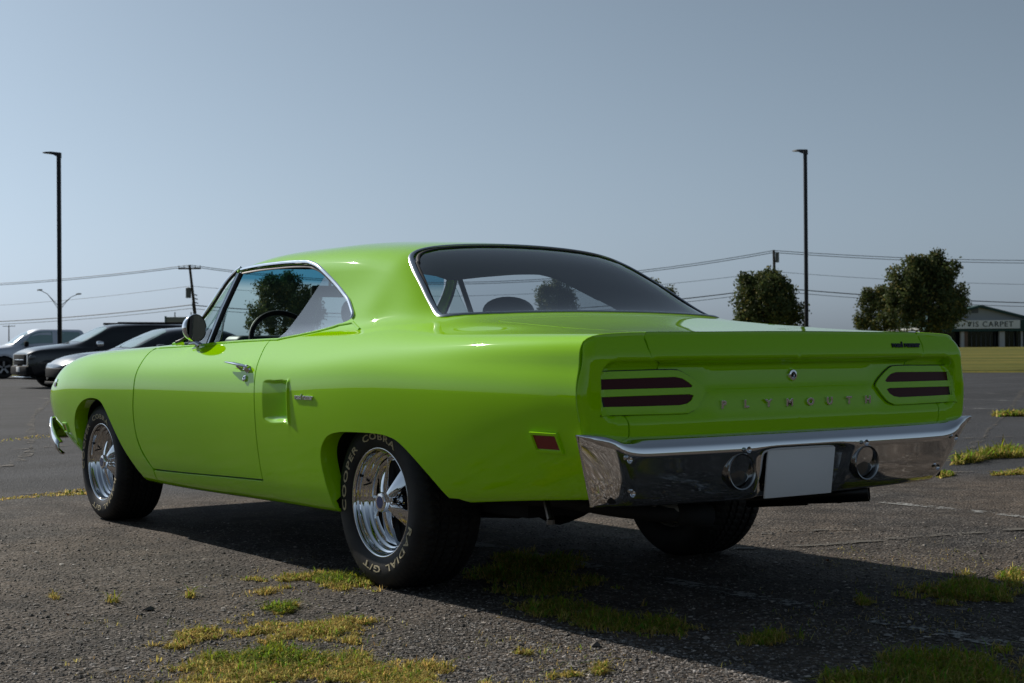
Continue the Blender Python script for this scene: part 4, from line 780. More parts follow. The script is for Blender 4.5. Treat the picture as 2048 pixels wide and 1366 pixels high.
ARCHP = np.array(XZ(ARCH_R+ARCH_F))*np.array(SC)
def shell_flange(uv):
    d = np.full(len(uv), .022); q = np.array(uv)*np.array(SC)
    dd = np.sqrt(((q[:, None]-ARCHP[None])**2).sum(-1)).min(1); d[dd < .02] = .075
    d[uv[:, 1] < 1.3] = .012
    return d
shell = trim(Sdisp, [loop], .03, SC, out=(0, 1, .45), flange=shell_flange, skip=lambda uv: uv[:, 1] > 13.98, extra=(.53, .84, vz(.7, .595)*SX, vz(.7, .805)*SX, .0055), gap=0)
shell.mirror().build('body_shell', PAINT, CAR)
# doors
for nm_, g_ in (('front', DOOR_F), ('rear', DOOR_R), ('sill', [(2.137, .321)]+DOOR_B)):  # black liner strips behind the door gaps, painting in their shade
    g_ = np.array(g_); wv = .03; a_ = [tuple(q) for q in (g_+[wv, 0] if nm_ != 'sill' else g_+[0, .03])]; b_ = [tuple(q) for q in (g_-[wv, 0] if nm_ != 'sill' else g_-[0, .03])]
    jm = trim(S, [XZ(a_)+XZ(b_)[::-1]], .05, SC, out=(0, 1, .45), off=.017); jm.build('gap_liner', BLACK, CAR); jm.mirrored().build('gap_liner', BLACK, CAR)
dloop = XZ(DOOR_F)+XZ(DOOR_B)[:-1]+XZ(DOOR_R)+[(1.0, 8.02), (2.30, 8.02)]
door = trim(S, [dloop], .03, SC, out=(0, 1, .45), flange=.03, gap=.0085)
# fenders
floop = [(2.33, 9.0)]+[(2.33, 8.02)]+XZ(DOOR_F)+[(2.139, .8), (2.315, .8)]+XZ(ARCH_F)+[(3.215, 1.25), (3.815, 1.25)]+XZ([(3.815, .6), (3.81, .7)])+[(3.80, 7.5), (3.80, 9.0)]
fend = trim(S, [floop], .03, SC, out=(0, 1, .45), flange=shell_flange, gap=.005)
DOORS = [door.build('door', PAINT, CAR), door.mirrored().build('door', PAINT, CAR)]
fend.build('front_fender', PAINT, CAR); fend.mirrored().build('front_fender', PAINT, CAR)
# hood, cowl, lid top
hl = [(2.505, 14.0), (2.505, 9.05), (3.79, 9.05), (3.81, 14.0)]
trim(S, [hl], .05, SC, out=(0, .1, 1), flange=.02, skip=lambda uv: uv[:, 1] > 13.98).mirror().build('hood', PAINT, CAR)
cl = [(2.497, 14.0), (2.497, 9.05), (2.335, 9.05), (2.335, 8.1), (2.06, 8.1), (2.06, 8.6)]+XY([(2.27, .70), (2.36, .58), (2.42, .35)])+[(2.44, 14.0)]
trim(S, [cl], .03, SC, out=(0, .4, 1), flange=.015, skip=lambda uv: uv[:, 1] > 13.98).mirror().build('cowl_panel', PAINT, CAR)
# rear face
def WR(z): 
    zz = np.linspace(.55, .955, 60); y = np.array([S(-1.31, vz(-1.31, min(q, .945)))[1] for q in zz]); return np.interp(z, zz, y)
_WZ = np.linspace(.5, .96, 80); _WY = WR(_WZ)
def pl(z, pts): a = np.array(pts)[::-1]; return pchip(a[:, 0], a[:, 1], z)
FRAME_P = [(.955, -1.322), (.947, -1.325), (.93, -1.336), (.90, -1.350), (.882, -1.3555), (.872, -1.356), (.80, -1.352), (.66, -1.354), (.55, -1.33)]
PANEL_P = [(.955, -1.325), (.87, -1.320), (.85, -1.314), (.80, -1.318), (.775, -1.323), (.765, -1.331), (.72, -1.342), (.69, -1.346), (.55, -1.345)]
def Rs(Y, Z):
    a = np.abs(Y); fr = pl(Z, FRAME_P); pn = pl(Z, PANEL_P)
    # crease only between the lamps
    q = sstep(.36, .44, a); pn = pn*(1-q)+q*(-1.318-.20*(.80-Z))
    hw, hh, rad = .845, .0885, .045
    qx = a-(hw-rad); qz = np.abs(Z-.7725)-(hh-rad)
    sdf = np.sqrt(np.maximum(qx, 0)**2+np.maximum(qz, 0)**2)+np.minimum(np.maximum(qx, qz), 0)-rad
    k = sstep(-.016, .010, sdf)
    X = pn*(1-k)+fr*k+.018*(np.minimum(a, .9)/.85)**3
    w = np.interp(Z, _WZ, _WY); r = .038; t = np.clip(a-(w-r), 0, r*.999); X = X+r-np.sqrt(r*r-t*t)
    return np.stack([X, Y+0*X, Z+0*X], -1)
def wy(z): return float(np.interp(z, _WZ, _WY))-.0012
ROUT = (-1, 0, .05)
def ztop(y): return float(S(rxe(y), vy(rxe(y), y))[2])-.0015 if y > .01 else float(S(-1.325, 14.0)[2])-.0015
lf = [(y, ztop(y)) for y in (0, .2, .4, .5, .6, .658)]+[(.660, .91), (.655, .878), (.64, .868), (.615, .862), (.60, .856), (0, .856)]
lid_face = trim(Rs, [lf], .02, out=ROUT, flange=.015, skip=lambda uv: uv[:, 0] < .001, gap=0)
lt = [(-.463, 14.0)]+XY([(-.463, .60), (-.478, .637), (-.513, .655), (-.9, .655), (-1.3, .655), (rxe(.655), .655), (rxe(.4), .4)])+[(-1.325, 14.0)]
lid = trim(S, [lt], .03, SC, out=(0, .1, 1), flange=.02, skip=lambda uv: (uv[:, 1] > 13.98) | (uv[:, 0] < -1.314))
lid.V += [v for v in lid_face.V]; lid.N += lid_face.N; lid.F += [tuple(i+lid.n for i in f) for f in lid_face.F]; lid.m += lid_face.m; lid.n += lid_face.n
LID = lid.mirror().build('deck_lid', PAINT, CAR)
# bezel outlines (Y,Z), right lamp is the mirror
BZ = smoothpoly([(.858, .826), (.846, .8335), (.70, .8355), (.548, .8365), (.502, .829), (.445, .797), (.414, .772), (.420, .758), (.456, .718), (.489, .702), (.527, .698), (.70, .6995), (.838, .7015), (.855, .711)], 2, True)
SL1 = [(.848, .812), (.70, .8135), (.535, .815), (.505, .809), (.482, .797), (.466, .784), (.474, .779), (.53, .7785), (.70, .7785), (.846, .7785)]
SL2 = [(.846, .757), (.70, .758), (.486, .7585), (.467, .754), (.479, .738), (.50, .7275), (.533, .723), (.70, .7235), (.842, .725)]
cap_in = [(.666, ztop(.666)), (.666, .91), (.655, .878), (.64, .868), (.615, .862), (.60, .856), (.60, .84)]
cap_lo = [(.755, .695), (.749, .665), (.745, .60)]
zc_ = np.linspace(.60, .925, 30)
capl = cap_in+[(.60, .77), (.74, .75)]+cap_lo+[(wy(z), z) for z in zc_]
bzh = [(y*1.0, z) for y, z in BZ]
def bez_union(L): return L
# end cap and tail panel carry the lamp opening where the bezel sits proud of them
cap = trim(Rs, [cap_in[:-1]+[(.60, .77), (.74, .75)]+cap_lo+[(wy(z), z) for z in zc_]+[(y, min(ztop(y), .946)) for y in (.872, .84, .78, .72)]], .018, out=ROUT, flange=.015, gap=.0022, extra=(.80, .925, .61, .945, .008))
cap.build('quarter_end_cap', PAINT, CAR); cap.mirrored().build('quarter_end_cap', PAINT, CAR)
tp = [(0, .853), (.595, .853), (.595, .77), (.735, .752), (.75, .695), (.744, .665), (.74, .60), (0, .60)]
trim(Rs, [tp], .018, out=ROUT, flange=.01, skip=lambda uv: uv[:, 0] < .001, gap=.0).mirror().build('tail_panel', PAINT, CAR)
def Rb(Y, Z): P = Rs(np.clip(Y, -.835, .835), Z); P = P.copy(); P[..., 1] = Y; return P-np.array([.011, 0, 0])
def lens_surf(Y, Z): return np.stack([-1.3265-.16*(.80-Z)+.018*(np.abs(Y)/.85)**3, Y, Z], -1)
for sgn in (1, -1):
    lampE = empty('tail_lamp', parent=CAR)
    bz = trim(Rb, [BZ, SL1, SL2], .012, out=ROUT, flange=.014, edge=.002); (bz if sgn > 0 else bz.mirrored()).build('bezel', PAINT, lampE)
    sd_ = trim(lambda Y, Z: Rb(Y, Z)+np.array([.007, 0, 0]), [inset(BZ, -.0035)], .02, out=ROUT); (sd_ if sgn > 0 else sd_.mirrored()).build('gap_outline', BLACK, lampE)  # black plate under the bezel draws the shaded gap around it
    for sl in (SL1, SL2):
        ln = trim(lens_surf, [inset(sl, -.002)], .03, out=ROUT); (ln if sgn > 0 else ln.mirrored()).build('lens', REDLENS, lampE)
# glass
ws = HEADER[::-1]+[(1.762, 12.1)]+XY([(1.85, .632), (2.0, .655), (2.15, .675), (2.26, .69), (2.355, .575), (2.415, .35)])+[(2.435, 14.0)]
trim(S, [ws], .04, SC, out=(.3, .2, 1), off=.006, skip=None).mirror().build('windscreen', WSGLASS, CAR)
rwl = [(x, v) for x, v in RW]
trim(S, [rwl], .03, SC, out=(-.5, .2, 1), off=.006).mirror().build('rear_window', REARGLASS, CAR)
def Sin(X, v): return S(X, v)
qg = [(1.02, 8.0), (.921, 7.98), (.758, 8.37), (.615, 8.80), (.474, 9.24), (.41, 9.46), (.37, 9.66), (.385, 9.84), (.465, 10.28), (.54, 10.56), (.70, 11.09), (.83, 11.47)]
qg = [(1.10, 7.6), (.6, 8.3), (.40, 9.2), (.37, 9.66), (.385, 9.84), (.465, 10.28), (.54, 10.58), (.70, 11.12), (.812, 11.48), (.885, 10.7), (.965, 9.7), (1.025, 8.8)]
q_ = trim(S, [qg], .04, SC, out=(0, 1, .3), off=.022)
q_.build('quarter_window', SIDEGLASS, CAR); q_.mirrored().build('quarter_window', SIDEGLASS, CAR)
vg = [(1.70, 8.0), (2.14, 8.1), (1.80, 11.2), (1.735, 11.75)]
v_ = trim(S, [vg], .05, SC, out=(0, 1, .3), off=.022); v_.build('vent_window', GLASS, CAR); v_.mirrored().build('vent_window', GLASS, CAR)
# mouldings along surface curves
def moulding(name, uv, w, t, matl, both=True, off=0.0, parent=CAR, closed=False, outv=(0, 1, .45), n=2):
    uv = np.array(uv, float); uv = dens(uv*np.array(SC), .02)/np.array(SC) if closed else np.concatenate([dens(uv*np.array(SC), .02)/np.array(SC)])
    if not closed:
        d = np.linalg.norm((uv-np.array(uv[0]))*np.array(SC), axis=1)
    a, b = uv[:, 0], uv[:, 1]; P = S(a, b); da = S(a+.004, b)-S(a-.004, b); db = S(a, b+.04)-S(a, b-.04); N = np.cross(da, db); N /= np.linalg.norm(N, axis=1)[:, None]
    N *= np.sign((N*np.array(outv)).sum(-1))[:, None]; T = np.gradient(P, axis=0); T /= np.maximum(np.linalg.norm(T, axis=1), 1e-9)[:, None]
    B = np.cross(N, T); mb = MB(); mb.ribbon(P+off*N, N, B, w, t); o = mb.build(name, matl, parent); fix_out(o)
    if both: o2 = mb.mirrored().build(name, matl, parent); fix_out(o2)
    return o
def openL(L): # dens() closes loops; cut the closing run
    return L
def opend(L, h=.02):
    L = np.array(L, float)*np.array(SC); out = []
    for i in range(len(L)-1):
        n = max(1, int(math.ceil(np.linalg.norm(L[i+1]-L[i])/h)))
        for k in range(n): out.append(L[i]+(L[i+1]-L[i])*k/n)
    out.append(L[-1]); return np.array(out)/np.array(SC)
def mould(name, uv, w, t, matl, off=0.0, outv=(0, 1, .45), both=True):
    uv = opend(uv); a, b = uv[:, 0], np.minimum(uv[:, 1], 13.999); P = S(a, b); da = S(a+.004, b)-S(a-.004, b); db = S(a, b+.04)-S(a, b-.04); N = np.cross(da, db); N /= np.maximum(np.linalg.norm(N, axis=1), 1e-9)[:, None]
    N *= np.sign((N*np.array(outv)).sum(-1)+1e-9)[:, None]; T = np.gradient(P, axis=0); T /= np.maximum(np.linalg.norm(T, axis=1), 1e-9)[:, None]
    B = np.cross(N, T); mb = MB(); mb.ribbon(P+off*N, N, B, w, t)
    o = mb.build(name, matl, CAR); fix_out(o)
    if both: o2 = mb.mirrored().build(name, matl, CAR); fix_out(o2)
    return mb
WINr = [(x, v) for x, v in WIN if v > 9.6]
mould('window_moulding', WINr, .017, .010, CHROME)
mould('window_seal', [(x-.010+.0*v, v-.10) for x, v in WINr if v > 10.6 or x > 1], .016, .004, BLACK, off=-.012)
mould('belt_moulding', [(2.27, 8.05), (1.6, 8.06), (1.0, 8.0), (.921, 7.98), (.758, 8.36), (.615, 8.79), (.474, 9.22), (.36, 9.33), (.25, 8.75)], .012, .006, PAINT)
mould('rear_window_moulding', RW, .021, .006, STAINLESS, outv=(-.3, .4, 1), both=True)
mould('rear_window_seal', [(x*.955-.002 if v > 11.9 else x+.012, min(14, v+.14)) for x, v in RW], .014, .003, BLACK, outv=(-.3, .4, 1), off=-.003)
pil = [(1.75, 11.95)]+XY([(1.85, .645), (2.0, .668), (2.15, .688), (2.285, .70)])
mould('windscreen_pillar', [(1.735, 11.85)]+XY([(1.85, .655), (2.0, .682), (2.15, .702), (2.29, .715)]), .05, .012, PAINT)
mould('windscreen_moulding', pil, .022, .014, CHROME, off=.006)
mould('windscreen_seal', [(1.73, 11.72)]+XY([(1.83, .668), (1.98, .697), (2.12, .717), (2.25, .73)]), .014, .010, BLACK, off=.006)
mould('roof_edge_moulding', HEADER, .02, .006, STAINLESS, outv=(0, .2, 1))
# vent window frame: division bar and sloping bar
for s_ in (1, -1):
    a = S(1.705, 11.75)*[1, s_, 1]; b = S(1.715, 7.9)*[1, s_, 1]
    A = np.array([1.712, .640*s_, 1.283]); B = np.array([1.745, .792*s_, .93])
    mb = MB(); mb.tube([A, .5*(A+B)+np.array([0, .006*s_, 0]), B], .0095, 8); mb.build('division_bar', CHROME, CAR)
    mb = MB(); o_ = np.array([-.022, -.006*s_, 0]); mb.tube([A+o_, .5*(A+B)+o_+np.array([0, .006*s_, 0]), B+o_], .012, 8); mb.build('window_channel', BLACK, CAR)
# inner skin: headliner and pillar trim
inl = [(.37, 9.2)]+[(x, v) for x, v in WIN if v > 9.3]+HEADER+RW[:-1][:20]
inner = [(1.745, 11.86)]+HEADER+[q for q in RW if q[0] > -.17 and not (q[0] < -.1 and q[1] > 11.0)]+[(-.12, 9.4), (.36, 9.3)]+[(x, v) for x, v in WIN if v > 9.55]
trim(S, [inner], .05, SC, out=(0, .6, .8), off=.028).mirror().build('headliner', HEADL, CAR)
# ---------------------------------------------------------------- rear bumper
def smst(a, b, x): t = min(max((x-a)/(b-a), 0), 1); return t*t*(3-2*t)
def bump_pt(u, t):
    a = abs(u)
    # profile control points (x, z) at the middle; t runs from the ledge's back edge down to the lower lip
    k = smst(.80, .925, a)                      # towards the tips the ledge closes into a raised rim
    zf = .606+.030*k; zl = .642
    P = [(-1.285, zl-.022), (-1.318, zl), (-1.352, zf+.014+.012*(1-k)-.006), (-1.374, zf), (-1.384, zf-.012), (-1.388, zf-.035), (-1.380, .54), (-1.366, .48), (-1.345, .425), (-1.325, .402), (-1.29, .396)]
    P = [(x, z) for x, z in P]; n = len(P)-1; g = t*n; i = min(int(g), n-1); f = g-i
    x = P[i][0]*(1-f)+P[i+1][0]*f; z = P[i][1]*(1-f)+P[i+1][1]*f
    x += .046*(1-smst(.180, .205, a))*(1-smst(.552, .572, z))
    zr = max(0, min(1, (.64-z)/.24)); half = .950-.118*zr
    y = u*half
    e = max(0, a-.865)/.135
    x += .014*a**4; w_ = e**1.6; x = x*(1-w_)+(-1.330+.082*zr+.10*max(0, x+1.36)*0)*w_
    z += .012*zr*a**3
    return (x, y, z)
us = np.concatenate([np.linspace(-1, -.84, 18), np.linspace(-.84, .84, 60)[1:-1], np.linspace(.84, 1, 18)]); ts = np.linspace(0, 1, 61)
V = np.array([[bump_pt(u, t) for t in ts] for u in us]); m_ = len(ts)
F = [(i*m_+k, (i+1)*m_+k, (i+1)*m_+k+1, i*m_+k+1) for i in range(len(us)-1) for k in range(m_-1)]
# smooth along profile a little
for _ in range(3): V[:, 1:-1] = V[:, 1:-1]*.5+.25*(V[:, 2:]+V[:, :-2])
for _ in range(2): V[1:-1] = V[1:-1]*.5+.25*(V[2:]+V[:-2])
RB = MB(); RB.add(V.reshape(-1, 3), F)
BUMP = RB.build('rear_bumper', CHROME, CAR, angle=60); fix_out(BUMP)
md = BUMP.modifiers.new('thick', 'SOLIDIFY'); md.thickness = .006; md.offset = -1
def bump_face(y, z):
    Q = V.reshape(-1, 3); Q = Q[Q[:, 2] < .59]; return Q[((Q[:, 1]-y)**2+(Q[:, 2]-z)**2).argmin()]
for y, z in [(.785, .562), (.745, .452), (-.785, .57), (.285, .572), (-.285, .572), (-.715, .462)]:
    p = bump_face(y, z); mb = MB(); mb.lathe([(.002, .0), (.0, .006), (-.003, .0095), (-.006, .011)], 14, 'x', c=(p[0]-.006, y, z)); mb.lathe([(0, .0001), (0, .004)], 8, 'x', c=(p[0]-.007, y, z)); o = mb.build('bumper_bolt', CHROME, BUMP); fix_out(o)
for y in (.303, -.303):
    p = bump_face(y, .5); lam = MB(); c = (p[0]-.007, y, .5)
    lam.lathe([(.03, .060), (-.006, .062), (-.010, .0595), (-.008, .055), (.004, .052), (.022, .050)], 40, 'x', c=c); o = lam.build('reversing_lamp', LAMPRING, CAR); fix_out(o)
    l2 = MB(); l2.lathe([(.020, .0505), (.012, .047), (.008, .030), (.006, .0001)], 32, 'x', c=c); l2.build('lens', LAMPGLASS, o)
# licence plate (blank white) hung in front of the bumper face
pb = MB(); pb.bbox((-.004, -.163, -.0825), (.004, .163, .0825), .0035); PL = pb.build('licence_plate', PLATE, CAR); PL.location = (-1.352, 0, .4815); PL.rotation_euler = (0, math.radians(-7.4), 0)
pb = MB(); pb.bbox((-1.335, -.10, .43), (-1.30, .10, .55), .008); pb.build('plate_bracket', UNDER, CAR)

# ---------------------------------------------------------------- badges and small trim on the body
def on_S(X, z):
    v = vz(X, z); P = S(X, v); da = S(X+.004, v)-S(X-.004, v); db = S(X, v+.04)-S(X, v-.04); N = np.cross(da, db); N /= np.linalg.norm(N); N *= np.sign(N[1]); return P, N
def frame_on_side(X, z):
    """matrix: local x towards the rear (reads left to right), y up, z out of the left flank"""
    P, N = on_S(X, z); x = np.array([-1., 0, 0]); x -= (x@N)*N; x /= np.linalg.norm(x); y = np.cross(N, x)
    return P, x, y, N
TXT = [('P', .348), ('L', .246), ('Y', .143), ('M', .043), ('O', -.059), ('U', -.154), ('T', -.253), ('H', -.352)]
for ch, y in TXT:
    V_, F_ = text_mesh(ch, .034, .004, .0010, offset=.0010); P = Rs(np.array([y]), np.array([.719]))[0]
    W_ = np.stack([P[0]-.003-V_[:, 2], y-V_[:, 0]*1.25, .719+V_[:, 1]], -1); mb = MB(); mb.add(W_, F_); mb.build('badge_letter', CHROME, CAR, smooth=False)
V_, F_ = text_mesh('road runner', .034, .003, .0008, shear=.15, space=.95, offset=.0008)
yc, zc0 = -.565, .9135; k = .163/(V_[:, 0].max()-V_[:, 0].min())
P = Rs(yc-V_[:, 0]*k, zc0+V_[:, 1]*.8); P[:, 0] -= .001+V_[:, 2]; mb = MB(); mb.add(P, F_); mb.build('script_badge', mat('dark_chrome', (.05, .05, .06), .25, 1.0), CAR, smooth=False)
P0, x_, y_, n_ = frame_on_side(.4175, .7215); k = .165/(V_[:, 0].max()-V_[:, 0].min())
W_ = np.array([on_S(P0[0]-a*k, P0[2]+b*.85)[0]+n_*(.001+c) for a, b, c in V_]); mb = MB(); mb.add(W_, F_); mb.build('script_badge', CHROME, CAR, smooth=False)
# small fender badge near the nose
P0, x_, y_, n_ = frame_on_side(3.60, .735); mb = MB()
for dz, hh, mi in ((.012, .009, 0), (-.012, .010, 1)):
    q = [P0+x_*a+y_*(dz+b)+n_*.004 for a, b in ((-.03, -hh), (.03, -hh), (.03, hh), (-.03, hh))]; q2 = [v-n_*.006 for v in q]
    mb.add(np.array(q+q2), [(0, 1, 2, 3), (0, 4, 5, 1), (1, 5, 6, 2), (2, 6, 7, 3), (3, 7, 4, 0)], mi=mi)
mb.build('fender_badge', [CHROME, REDLENS], CAR, smooth=False)
# deck lid lock
lk = MB(); P = Rs(np.array([0.0]), np.array([.812]))[0]; lk.lathe([(.01, .021), (-.004, .021), (-.009, .018), (-.010, .012), (-.004, .011), (-.004, .0001)], 28, 'x', c=(P[0], 0, .812)); o = lk.build('lid_lock', CHROME, CAR); fix_out(o)
mb = MB(); mb.box((P[0]-.0085, -.0025, .806), (P[0]-.003, .0025, .819)); mb.build('keyhole', BLACK, o)
# side marker lamps
def marker(X0, X1, z0, z1, lensm, skew=.012):
    E = empty('side_marker', parent=CAR)
    c = [(X0, z1), (X1, z1), (X1-skew, z0), (X0-skew, z0)]       # X0 front, X1 rear
    def pts(g, out): return [on_S(x+gx*g, z+gz*g)[0]+on_S(x, z)[1]*out for (x, z), (gx, gz) in zip(c, ((1, 1), (-1, 1), (-1, -1), (1, -1)))]
    O, O2, I, I2 = pts(.007, -.004), pts(.005, .008), pts(-.003, .008), pts(-.005, .002); mb = MB(); V4 = np.array(O+O2+I+I2); F4 = []
    for r_ in range(3):
        for i in range(4): F4.append((r_*4+i, r_*4+(i+1) % 4, r_*4+4+(i+1) % 4, r_*4+4+i))
    mb.add(V4, F4); return E, mb, I2
for X0, X1, z0, z1, lm, bm_ in ((-1.085, -1.203, .585, .638, REDLENS, PAINT), (3.475, 3.40, .462, .505, AMBER, PAINT)):
    for sg in (1, -1):
        E, mb, I2 = marker(X0, X1, z0, z1, lm); mb2 = MB(); mb2.add(np.array(I2), [(0, 1, 2, 3)])
        if sg < 0: mb = mb.mirrored(); mb2 = mb2.mirrored()
        o = mb.build('bezel', bm_, E, angle=20); fix_out(o); o = mb2.build('lens', mat('marker_red', (.22, .012, .012), .2, coat=.5) if lm is REDLENS else AMBER, E)
# door handles
for sg in (1, -1):
    H = empty('door_handle', parent=CAR); q = np.array([1, sg, 1])
    A, n1 = on_S(.985, .832); B, n2 = on_S(1.215, .846)
    def hp(t, out, dz=0): p = A*(1-t)+B*t; n = n1; return (p+n*out+np.array([0, 0, dz]))*q
    mb = MB(); mb.tube([hp(-.03, .012), hp(.12, .026), hp(.45, .034), hp(.8, .036), hp(1.0, .030)], [.010, .013, .012, .009, .003], 10, flat=.55); mb.build('pull', CHROME, H)
    mb = MB(); mb.tube([hp(.05, -.006, -.006), hp(.05, .022, -.004)], [.020, .013], 12); mb.tube([hp(.38, -.006, -.006), hp(.36, .028, -.003)], [.013, .009], 12); mb.build('base', CHROME, H)
    L, nl = on_S(.998, .789); mb = MB(); mb.tube([(L-nl*.005)*q, (L+nl*.006)*q, (L+nl*.009)*q], [.0145, .0145, .010], 20); mb.build('lock_cylinder', CHROME, H)
    mb = MB(); mb.tube([(L+nl*.0092+[0, 0, .006])*q, (L+nl*.0092-[0, 0, .006])*q], .0022, 6); mb.build('keyhole', BLACK, H)
# round chrome mirror on the driver's door
def ray_pt(px, py, ax, val): d = ray_dir(px, py); return CAM_POS+d*((val-CAM_POS[ax])/d[ax])
MC = ray_pt(390, 656, 1, .825); MIR = empty('door_mirror', parent=CAR)
ax_ = np.array([-.93, -.34, .02]); ax_ /= np.linalg.norm(ax_)
def oriented(mb_, c, d):
    d = Vector(d).normalized(); q = Vector((0, 1, 0)).rotation_difference(d).to_matrix(); R_ = np.array(q)
    mb_.V = [v@R_.T+np.array(c) for v in mb_.V]; return mb_
mb = MB(); mb.lathe([(-.057, .0005), (-.055, .019), (-.046, .042), (-.027, .058), (-.008, .066), (.006, .068), (.010, .0665), (.009, .0625)], 40); oriented(mb, MC, ax_).build('shell', CHROME, MIR)
mb = MB(); mb.lathe([(.0085, .063), (.0085, .0001)], 40); oriented(mb, MC, ax_).build('mirror_glass', mat('ground_brown_mirror', (.13, .11, .09), .03, 1.0), MIR)  # brown tint puts the dark ground's reflection into the glass colour
BS = S(MC[0]-.02, 8.0); mb = MB(); mb.tube([MC-ax_*.03-[0, 0, .05], MC-ax_*.035-[0, 0, .075], BS+[.01, .012, .012], BS+[.0, .0, .002]], [.010, .010, .012, .016], 10); mb.tube([BS+[.05, -.004, .004], BS+[-.05, 0, .002]], [.016, .013], 10, flat=.6); mb.build('stalk', CHROME, MIR)
# wipers
for y0 in (.42, -.12):
    a = S(2.40, vy(2.40, abs(y0)))*[1, np.sign(y0), 1]; b = S(2.05, vy(2.05, min(.6, abs(y0+.12))))*[1, np.sign(y0+.12), 1]
    mb = MB(); mb.tube([a+[0, 0, .015], .5*(a+b)+[0, 0, .03], b+[0, 0, .02]], .006, 6); mb.build('wiper', BLACK, CAR)

# ---------------------------------------------------------------- front end (turned away from the camera)
sec = S(np.full(60, 3.803), np.linspace(1.3, 14, 60)); full = np.concatenate([sec, (sec*[1, -1, 1])[::-1][1:]])
def ring(sc_, x, zc=.62): q = full.copy(); q[:, 1] *= sc_; q[:, 2] = zc+(q[:, 2]-zc)*sc_; q[:, 0] = x-.06*(q[:, 1]/.85)**2*0; return q
rings = [ring(1.0, 3.803), ring(.985, 3.84), ring(.95, 3.862), ring(.90, 3.868), ring(.86, 3.86), ring(.84, 3.80)]; n_f = len(full)
mb = MB(); mb.add(np.concatenate(rings), [(r_*n_f+i, r_*n_f+(i+1) % n_f, (r_+1)*n_f+(i+1) % n_f, (r_+1)*n_f+i) for r_ in range(5) for i in range(n_f)]); o = mb.build('grille_surround', PAINT, CAR); fix_out(o)
mb = MB(); q = ring(.845, 3.802); mb.add(q, [tuple(range(n_f))]); mb.build('grille', BLACK, CAR)
for y in (.56, .38, -.38, -.56):
    mb = MB(); mb.lathe([(-.01, .085), (.02, .083), (.03, .07), (.034, .0001)], 28, 'x', c=(3.81, y, .64)); mb.build('headlamp', LAMPGLASS, CAR)
mb = MB(); bx = []
for u in np.linspace(-1, 1, 81):
    a = abs(u); s_ = np.sign(u)
    if a < .8: y = u/.8*.84; x = 3.895-.02*(a/.8)**2; drop = 0; cx = 0
    else:
        t = (a-.8)/.2; y = s_*(.84+.075*math.sin(t*math.pi/2)); x = 3.875-.37*t**1.15; drop = .105*t**1.2; cx = t
    for dz, dx in ((.055, -.02), (.05, .004), (.02, .012), (-.03, .010), (-.07, -.01), (-.075, -.03)): bx.append((x+dx*(1-cx), y+s_*dx*cx, .475-drop+dz*(1-.4*cx)))
mb.add(np.array(bx), [(i*6+k, (i+1)*6+k, (i+1)*6+k+1, i*6+k+1) for i in range(80) for k in range(5)]); o = mb.build('front_bumper', CHROME, CAR); fix_out(o)
md = o.modifiers.new('thick', 'SOLIDIFY'); md.thickness = .012

# ---------------------------------------------------------------- underbody
mb = MB(); mb.box((-.60, -.60, .30), (2.25, .60, .42)); mb.box((.36, -.83, .265), (2.10, .83, .40)); mb.box((-1.30, -.62, .42), (-.55, .62, .50)); mb.box((2.2, -.55, .28), (3.6, .55, .45)); mb.build('floor_pan', UNDER, CAR, smooth=False)
for sg in (1, -1):
    for x0, R_ in ((0, .44), (2.946, .42)):
        th = np.linspace(.12 if x0 < 1 else .5, math.pi-.12, 25); ya, yb = (.555*sg, .88*sg)
        A = np.array([(x0-.03*(x0 < 1)*1+R_*1.05*math.cos(t), ya, .30+R_*.93*math.sin(t)) for t in th]); B = A.copy(); B[:, 1] = yb
        mb = MB(); mb.add(np.concatenate([A, B]), [(i, i+1, 25+i+1, 25+i) for i in range(24)]); mb.add(np.concatenate([A, [(x0, ya, .30)]]), [(i, i+1, 25) for i in range(24)]); mb.build('wheel_housing', UNDER, CAR, smooth=False)
mb = MB(); mb.bbox((-1.05, -.45, .375), (-.68, .45, .46), .03); mb.build('fuel_tank', UNDER, CAR)
mb = MB(); mb.tube([(0, -.68, .327), (0, .68, .327)], .045, 14); mb.lathe([(-.15, .02), (-.12, .11), (0, .15), (.12, .12), (.16, .03)], 20, 'x', c=(0, 0, .327)); mb.build('rear_axle', UNDER, CAR)
mb = MB(); mb.tube([(2.946, -.66, .30), (2.946, .66, .30)], .035, 10); mb.build('front_suspension', UNDER, CAR)
for sg in (1, -1):
    mb = MB(); mb.tube([(.75, .50*sg, .34), (.3, .50*sg, .27), (0, .50*sg, .26), (-.4, .50*sg, .29), (-.85, .50*sg, .40)], .03, 8, flat=.5); mb.build('leaf_spring', UNDER, CAR)
    mb = MB(); mb.tube([(.9, .40*sg, .25), (.55, .42*sg, .25)], .03, 12); mb.build('exhaust_pipe', STEEL, CAR)
    mb = MB(); mb.tube([(.55, .36*sg, .27), (.5, .36*sg, .27), (-.0, .36*sg, .33)], [.05, .06, .06], 14); mb.build('muffler', STEEL, CAR)
